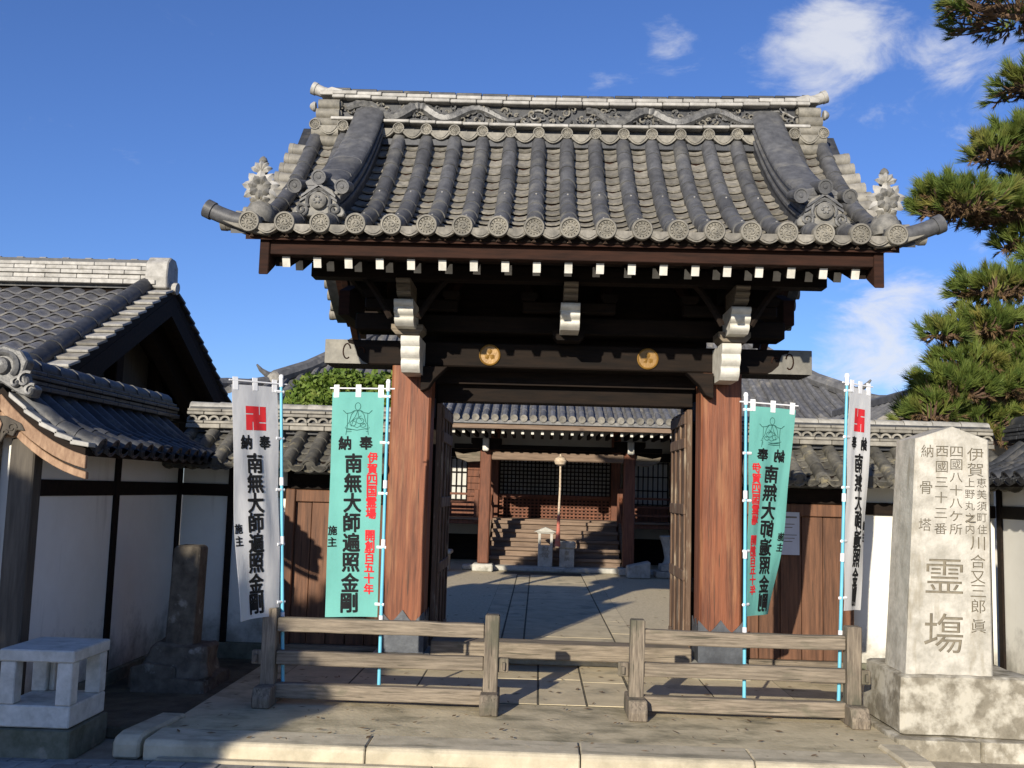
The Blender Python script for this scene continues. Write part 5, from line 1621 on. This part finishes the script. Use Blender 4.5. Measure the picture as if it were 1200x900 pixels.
# sink the letters into the face
try:
    bm = bmesh.new(); bm.from_mesh(cut.data); bmesh.ops.remove_doubles(bm, verts=bm.verts, dist=1e-5); bm.to_mesh(cut.data); bm.free()
    md = slab.modifiers.new('carve', 'BOOLEAN'); md.object = cut; md.operation = 'DIFFERENCE'; md.solver = 'EXACT'
    bpy.context.view_layer.update()
    dg = bpy.context.evaluated_depsgraph_get()
    me = bpy.data.meshes.new_from_object(slab.evaluated_get(dg))
    slab.modifiers.clear()
    if len(me.vertices) > 800:
        slab.data = me
        print('CARVED', len(me.vertices), [m_.name for m_ in me.materials], sum(p.material_index for p in me.polygons))
        bpy.data.objects.remove(cut)
except Exception as ex:
    print('carve failed', ex)
def rough_block(name, m, parent, x0, x1, y0, y1, z0, z1, amp, seed, cuts=4, batter=0.0, bevel=.02):
    bm = bmesh.new()
    bmesh.ops.create_cube(bm, size=1.0)
    bmesh.ops.bevel(bm, geom=list(bm.edges), offset=bevel, segments=1, affect='EDGES')
    bmesh.ops.subdivide_edges(bm, edges=list(bm.edges), cuts=cuts, use_grid_fill=True)
    rnd = random.Random(seed)
    from mathutils import noise as nzm
    c = Vector(((x0 + x1) / 2, (y0 + y1) / 2, (z0 + z1) / 2))
    for v in bm.verts:
        p = Vector((v.co.x * (x1 - x0), v.co.y * (y1 - y0), v.co.z * (z1 - z0)))
        k_ = 1 - batter * (v.co.z + .5)
        p.x *= k_; p.y *= k_
        d = nzm.noise_vector((p + c) * 3.1 + Vector((seed, 0, 0))) * amp + nzm.noise_vector((p + c) * 9 + Vector((0, seed, 0))) * amp * .4
        v.co = p + d
    me = bpy.data.meshes.new(name); bm.to_mesh(me); bm.free()
    me.shade_smooth(); me.set_sharp_from_angle(angle=rad(32)); me.materials.append(m)
    return piece(name, me, parent, c)
rough_block('plinth', M['lichen_stone'], st, 2.51, 3.50, 6.98, 7.78, .015, .415, .012, 4, 6, .05, .03)
rough_block('base_block', M['lichen_stone'], st, 2.46, 3.02, 6.90, 7.85, -.13, .012, .008, 5, 4, 0, .02)
rough_block('base_block', M['lichen_stone'], st, 3.03, 3.62, 6.90, 7.85, -.13, .010, .008, 6, 4, 0, .02)

# ================================================================== old stone post on the left
sp = thing('stone_post', (-2.86, 8.1, -.05), 'dark weathered square stone post on a rough rock before the left wall', 'stone post')
b = MB()
zs = [.26, .5, .8, 1.055, 1.08]
for j, z in enumerate(zs):
    k_ = (1.0, .985, .965, .95, .80)[j]
    for (px, py) in ((-.115, -.11), (.115, -.11), (.115, .11), (-.115, .11)):
        b.v.append(Vector((-2.865 + px * k_ + .006 * j, 8.12 + py * k_, z)))
for j in range(len(zs) - 1):
    for i in range(4):
        b.f.append((4 * j + i, 4 * j + (i + 1) % 4, 4 * j + 4 + (i + 1) % 4, 4 * j + 4 + i))
b.f += [(3, 2, 1, 0), tuple(range(16, 20))]
b.build('shaft', M['rock'], sp, smooth=False, bevel=.012)
rough_block('rock_base', M['rock'], sp, -3.12, -2.60, 7.88, 8.42, .03, .29, .055, 11, 5, .16, .08)
rough_block('rock_base', M['rock'], sp, -3.16, -2.84, 7.80, 8.10, -.03, .16, .05, 14, 4, .15, .08)
rough_block('foundation_slab', M['rock'], sp, -3.16, -2.56, 7.80, 8.46, -.06, .05, .02, 12, 5, .04, .03)

# ================================================================== hollow stone box at the left corner
sb = thing('stone_box', (-3.06, 6.38, -.12), 'open sided grey stone box on a mossy plinth in the left corner', 'stone box')
X0, X1, Y0, Y1 = -3.29, -2.835, 6.12, 6.62
rough_block('mossy_plinth', M['moss_stone'], sb, X0 - .02, X1 + .02, Y0 - .03, Y1 + .02, -.12, .068, .008, 21, 4, 0, .02)
box('floor_slab', M['box_stone'], sb, X0, X1, Y0, Y1, .072, .205, .008)
box('top_slab', M['box_stone'], sb, X0 - .008, X1 + .008, Y0 - .008, Y1 + .008, .466, .54, .008)
for (a, c) in ((X0, Y0), (X1 - .10, Y0), (X0, Y1 - .10), (X1 - .10, Y1 - .10)):
    box('corner_post', M['box_stone'], sb, a + .002, a + .098, c + .002, c + .098, .207, .464, .006)
box('back_slab', M['box_stone'], sb, X0 + .10, X0 + .135, Y1 - .06, Y1 - .02, .207, .464, .004)

# ================================================================== paper notice
nt = tag(MB().bb(2.27, 2.445, 9.318, 9.324, 1.08, 1.475).build('paper_notice', M['paper'], smooth=False), 'grey paper notice pinned to the boards behind the mirrored teal banner', 'notice')
for i, z in enumerate((1.42, 1.36, 1.33, 1.26, 1.23, 1.20)):
    box('print_line', M['carved_ink'], nt, 2.30, 2.42 - .02 * (i % 3), 9.3165, 9.3175, z, z + (.016 if i == 0 else .007), 0)

# ================================================================== plants
def leaf_cloud(name, m, parent, blobs, n, size, seed, up=.35):
    rnd = random.Random(seed)
    b = MB()
    tot = sum(q[3] for q in blobs)
    for (c, rx, rz, wt_) in blobs:
        for i in range(int(n * wt_ / tot)):
            while True:
                p = Vector((rnd.uniform(-1, 1), rnd.uniform(-1, 1), rnd.uniform(-1, 1)))
                if .25 < p.length < 1: break
            if p.length < .6 and rnd.random() < .6: p = p.normalized() * rnd.uniform(.7, 1.03)
            pos = Vector(c) + Vector((p.x * rx, p.y * rx, p.z * rz))
            d = Vector((rnd.gauss(0, 1), rnd.gauss(0, 1), rnd.gauss(up, .8))).normalized()
            s = d.cross(Vector((rnd.gauss(0, 1), rnd.gauss(0, 1), rnd.gauss(0, 1)))).normalized()
            nn_ = d.cross(s)
            L_ = size * rnd.uniform(.6, 1.3); w_ = L_ * .28
            b.add([pos, pos + d * L_ * .45 + s * w_ + nn_ * .15 * w_, pos + d * L_, pos + d * L_ * .45 - s * w_ + nn_ * .15 * w_], [(0, 1, 2, 3)])
    return b.build(name, m, parent, smooth=False, fix=False)
def shrub(label, x, y_, blobs, n, size, seed, m):
    t = thing('leafy_tree', (x, y_, 0), label, 'tree', 'small trees behind the wall')
    top = max(q[0][2] for q in blobs)
    b = MB().tube([(x, y_, 0), (x + .03, y_, top * .55), (x - .02, y_ + .02, top)], [.09, .06, .02], 7)
    b.build('trunk', M['bark'], t)
    rnd = random.Random(seed)
    for (c, rx, rz, w_) in blobs:
        MB().tube([(x + .02, y_, top * .6), (Vector((x, y_, top * .7)) + Vector(c)) / 2, c], [.04, .025, .01], 5).build('limb', M['bark'], t)
    leaf_cloud('crown', m, t, blobs, n, size, seed)
shrub('round bright green tree rising behind the wall between the two left banners', -2.62, 12.0, [((-2.75, 12, 2.62), .36, .34, 1.0), ((-2.45, 12.05, 2.72), .36, .33, 1.0), ((-2.95, 12.1, 2.45), .28, .26, .6), ((-2.6, 11.8, 2.45), .45, .3, 1)], 7000, .085, 31, M['leaf'])
shrub('bright green tree behind the wall right next to the left pillar', -1.92, 12.2, [((-2.0, 12.2, 2.72), .30, .30, 1.0), ((-1.7, 12.2, 2.8), .30, .28, 1.0), ((-1.85, 12.0, 2.5), .45, .28, 1)], 5200, .085, 32, M['leaf'])

# ---- the pine
pine = thing('pine_tree', (6.15, 10.6, 0), 'large pine tree with layered needle pads leaning in from the right edge', 'tree')
rnd = random.Random(5)
trunk = [(6.15, 10.6, -.1), (6.05, 10.5, 1.2), (6.22, 10.5, 2.4), (5.98, 10.4, 3.6), (6.12, 10.4, 4.8), (5.95, 10.35, 6.0), (6.05, 10.3, 7.2)]
MB().tube(trunk, [.26, .22, .19, .165, .14, .11, .06], 12).build('trunk', M['bark'], pine)
# pads: centre, half width, half depth, half height, tufts
pads = [((4.95, 10.0, 6.80), .62, .55, .18, 120), ((4.45, 10.0, 6.88), .22, .3, .12, 30), ((5.5, 10.1, 7.0), .5, .5, .2, 70),
        ((4.98, 9.9, 5.93), .28, .35, .15, 62), ((5.3, 10.0, 6.1), .25, .3, .22, 50),
        ((4.86, 9.9, 5.27), .42, .4, .19, 120), ((4.55, 9.8, 5.17), .20, .28, .12, 40), ((5.2, 10.1, 5.45), .32, .4, .22, 80),
        ((4.22, 9.8, 4.62), .44, .40, .21, 135), ((4.74, 9.9, 4.58), .34, .4, .19, 95), ((3.98, 9.8, 4.70), .20, .25, .13, 36), ((5.15, 10.0, 4.6), .3, .4, .2, 60),
        ((5.02, 9.9, 4.16), .14, .2, .12, 22),
        ((4.62, 10.0, 3.80), .34, .4, .15, 90), ((5.0, 10.0, 3.86), .26, .35, .17, 60),
        ((4.45, 10.0, 3.44), .24, .35, .20, 60), ((4.05, 9.95, 3.32), .15, .25, .11, 28), ((4.75, 10.1, 3.38), .30, .4, .20, 75), ((5.05, 10.1, 3.25), .3, .4, .3, 70),
        ((4.15, 10.0, 2.76), .34, .4, .19, 110), ((4.60, 10.1, 2.80), .34, .4, .18, 110), ((4.98, 10.1, 2.85), .26, .4, .2, 70),
        ((3.98, 10.1, 2.52), .28, .35, .15, 70), ((4.55, 10.3, 2.48), .40, .4, .16, 80), ((4.35, 10.1, 3.02), .34, .4, .14, 70), ((4.85, 10.2, 3.08), .34, .4, .18, 80),
        ((4.9, 10.1, 4.32), .22, .3, .14, 40), ((5.1, 10.1, 5.0), .25, .4, .18, 60), ((4.70, 10.3, 2.30), .45, .4, .12, 60), ((5.1, 10.2, 2.6), .3, .4, .25, 80)]
def tuft(b, p, ax, ln, n, rnd, wd=.0055):
    ax = ax.normalized()
    u = ax.cross(Vector((0, 0, 1)))
    if u.length < .1: u = Vector((1, 0, 0))
    u.normalize(); w_ = ax.cross(u)
    for i in range(n):
        a = rnd.uniform(0, 2 * PI); sp_ = rnd.uniform(.08, .62)
        d = (ax + (u * math.cos(a) + w_ * math.sin(a)) * sp_).normalized()
        base = p + ax * rnd.uniform(-.02, .06)
        L_ = ln * rnd.uniform(.7, 1.15)
        s = d.cross(Vector((rnd.gauss(0, 1), rnd.gauss(0, 1), rnd.gauss(0, 1)))).normalized() * wd
        b.v += [base - s, base + s, base + d * L_]
        k_ = len(b.v)
        b.f.append((k_ - 3, k_ - 2, k_ - 1))
nb_, ob2 = MB(), MB()
limb = MB()
for (c, rx, ry, rz, n) in pads:
    c = Vector(c)
    # limb from the trunk
    tz = min(7.0, c.z + .12 + .18 * abs(c.x - 6.0))
    src = None
    for q0, q1 in zip(trunk[:-1], trunk[1:]):
        if q0[2] <= tz <= q1[2]:
            f_ = (tz - q0[2]) / (q1[2] - q0[2]); src = Vector(q0).lerp(Vector(q1), f_)
    src = src or Vector(trunk[-2])
    mid = src.lerp(c, .5) + Vector((rnd.uniform(-.1, .1), rnd.uniform(-.1, .1), rnd.uniform(-.12, .05)))
    end = c + Vector((-rx * .6, 0, -rz * .35))
    MB().tube([src, src.lerp(mid, .5) + Vector((0, 0, .05)), mid, mid.lerp(c, .6) + Vector((0, 0, -.06)), c + Vector((0, 0, -rz * .5)), end], [.10, .085, .07, .055, .038, .015], 8).build('limb', M['bark'], pine)
    for i in range(int(n * 1.75)):
        a = rnd.uniform(0, 2 * PI); q = math.sqrt(rnd.random())
        if rnd.random() < .25: q = rnd.uniform(.85, 1.1)
        q *= 1 + .28 * math.sin(3 * a + c.x * 9) * math.sin(2 * a + c.z * 7)
        x, y_ = q * math.cos(a), q * math.sin(a)
        h = math.sqrt(max(0, 1 - min(1, q * q))) * rnd.uniform(-.15, 1.0) + rnd.uniform(-.35, .1)
        p = c + Vector((x * rx, y_ * ry, h * rz + .07 * math.sin(9 * x + c.z * 5) * math.sin(7 * y_ + c.x)))
        ax = Vector((x * .75 + rnd.gauss(0, .22), y_ * .75 + rnd.gauss(0, .22), .75 + rnd.gauss(0, .2)))
        if h < -.1: ax.z *= .3
        tuft(nb_, p, ax, rnd.uniform(.11, .165), 40, rnd)
        if rnd.random() < .5:                              # twig
            tw = c + Vector((x * rx * .5, y_ * ry * .5, -rz * .5))
            limb.tube([tw, tw.lerp(p, .6) + Vector((0, 0, -.02)), p], [.011, .008, .005], 4, cap=False)
        if rnd.random() < .30:
            tuft(ob2, c + Vector((x * rx * .85, y_ * ry * .85, -rz * rnd.uniform(.25, .6))), Vector((x, y_, -.4 + rnd.gauss(0, .4))), .075, 22, rnd)
limb.build('twigs', M['bark'], pine, fix=False)
nb_.build('crown', M['needle'], pine, smooth=False, fix=False)
ob2.build('dead_needles', M['brown_needle'], pine, smooth=False, fix=False)

# ---- evergreen tree added out of view, crown shaped to shade the left corner
shade_tree = thing('added_shade_tree', (-5.6, -1.0, -.12), 'dense dark evergreen tree added out of view to shade the left corner', 'tree')
MB().tube([(-5.6, -1, -.12), (-5.55, -1, 1.2), (-5.65, -1, 2.6), (-5.6, -1, 4.0)], [.16, .13, .10, .04], 9).build('trunk', M['bark'], shade_tree)
blobs = [((-5.2, -1.0, 2.6), .75, .70, 1.2), ((-4.92, -1.0, 2.2), .45, .5, .7), ((-5.55, -1.0, 3.2), .6, .6, 1.0), ((-6.35, -1.0, 2.95), .65, .85, 1.2), ((-6.4, -1.0, 3.6), .5, .45, .7)]
for q in blobs:
    MB().tube([(-5.6, -1, q[0][2] - .5), q[0]], [.05, .02], 6).build('limb', M['bark'], shade_tree)
leaf_cloud('crown', M['hedge_leaf'], shade_tree, blobs, 26000, .12, 41)
# ---- fallen leaves and needles
rnd = random.Random(77)
b = MB()
for i in range(520):
    if i < 300:
        x, y_, z = rnd.uniform(-2.35, 2.35), 6.3 + rnd.random() ** 1.3 * 2.9, .018
    else:
        x, y_, z = rnd.uniform(-3, 3.5), rnd.uniform(9.9, 18.5), .04
    a = rnd.uniform(0, 2 * PI); L_ = rnd.uniform(.012, .04); w_ = L_ * rnd.uniform(.08, .4)
    dx, dy = math.cos(a) * L_, math.sin(a) * L_
    b.add([(x - dx, y_ - dy, z), (x - dy * w_ / L_, y_ + dx * w_ / L_, z + .004), (x + dx, y_ + dy, z + .003), (x + dy * w_ / L_, y_ - dx * w_ / L_, z)], [(0, 1, 2, 3)])
tag(b.build('fallen_leaves', M['brown_needle'], smooth=False, fix=False), 'small brown fallen leaves scattered over the paving', 'leaves', kind='stuff')
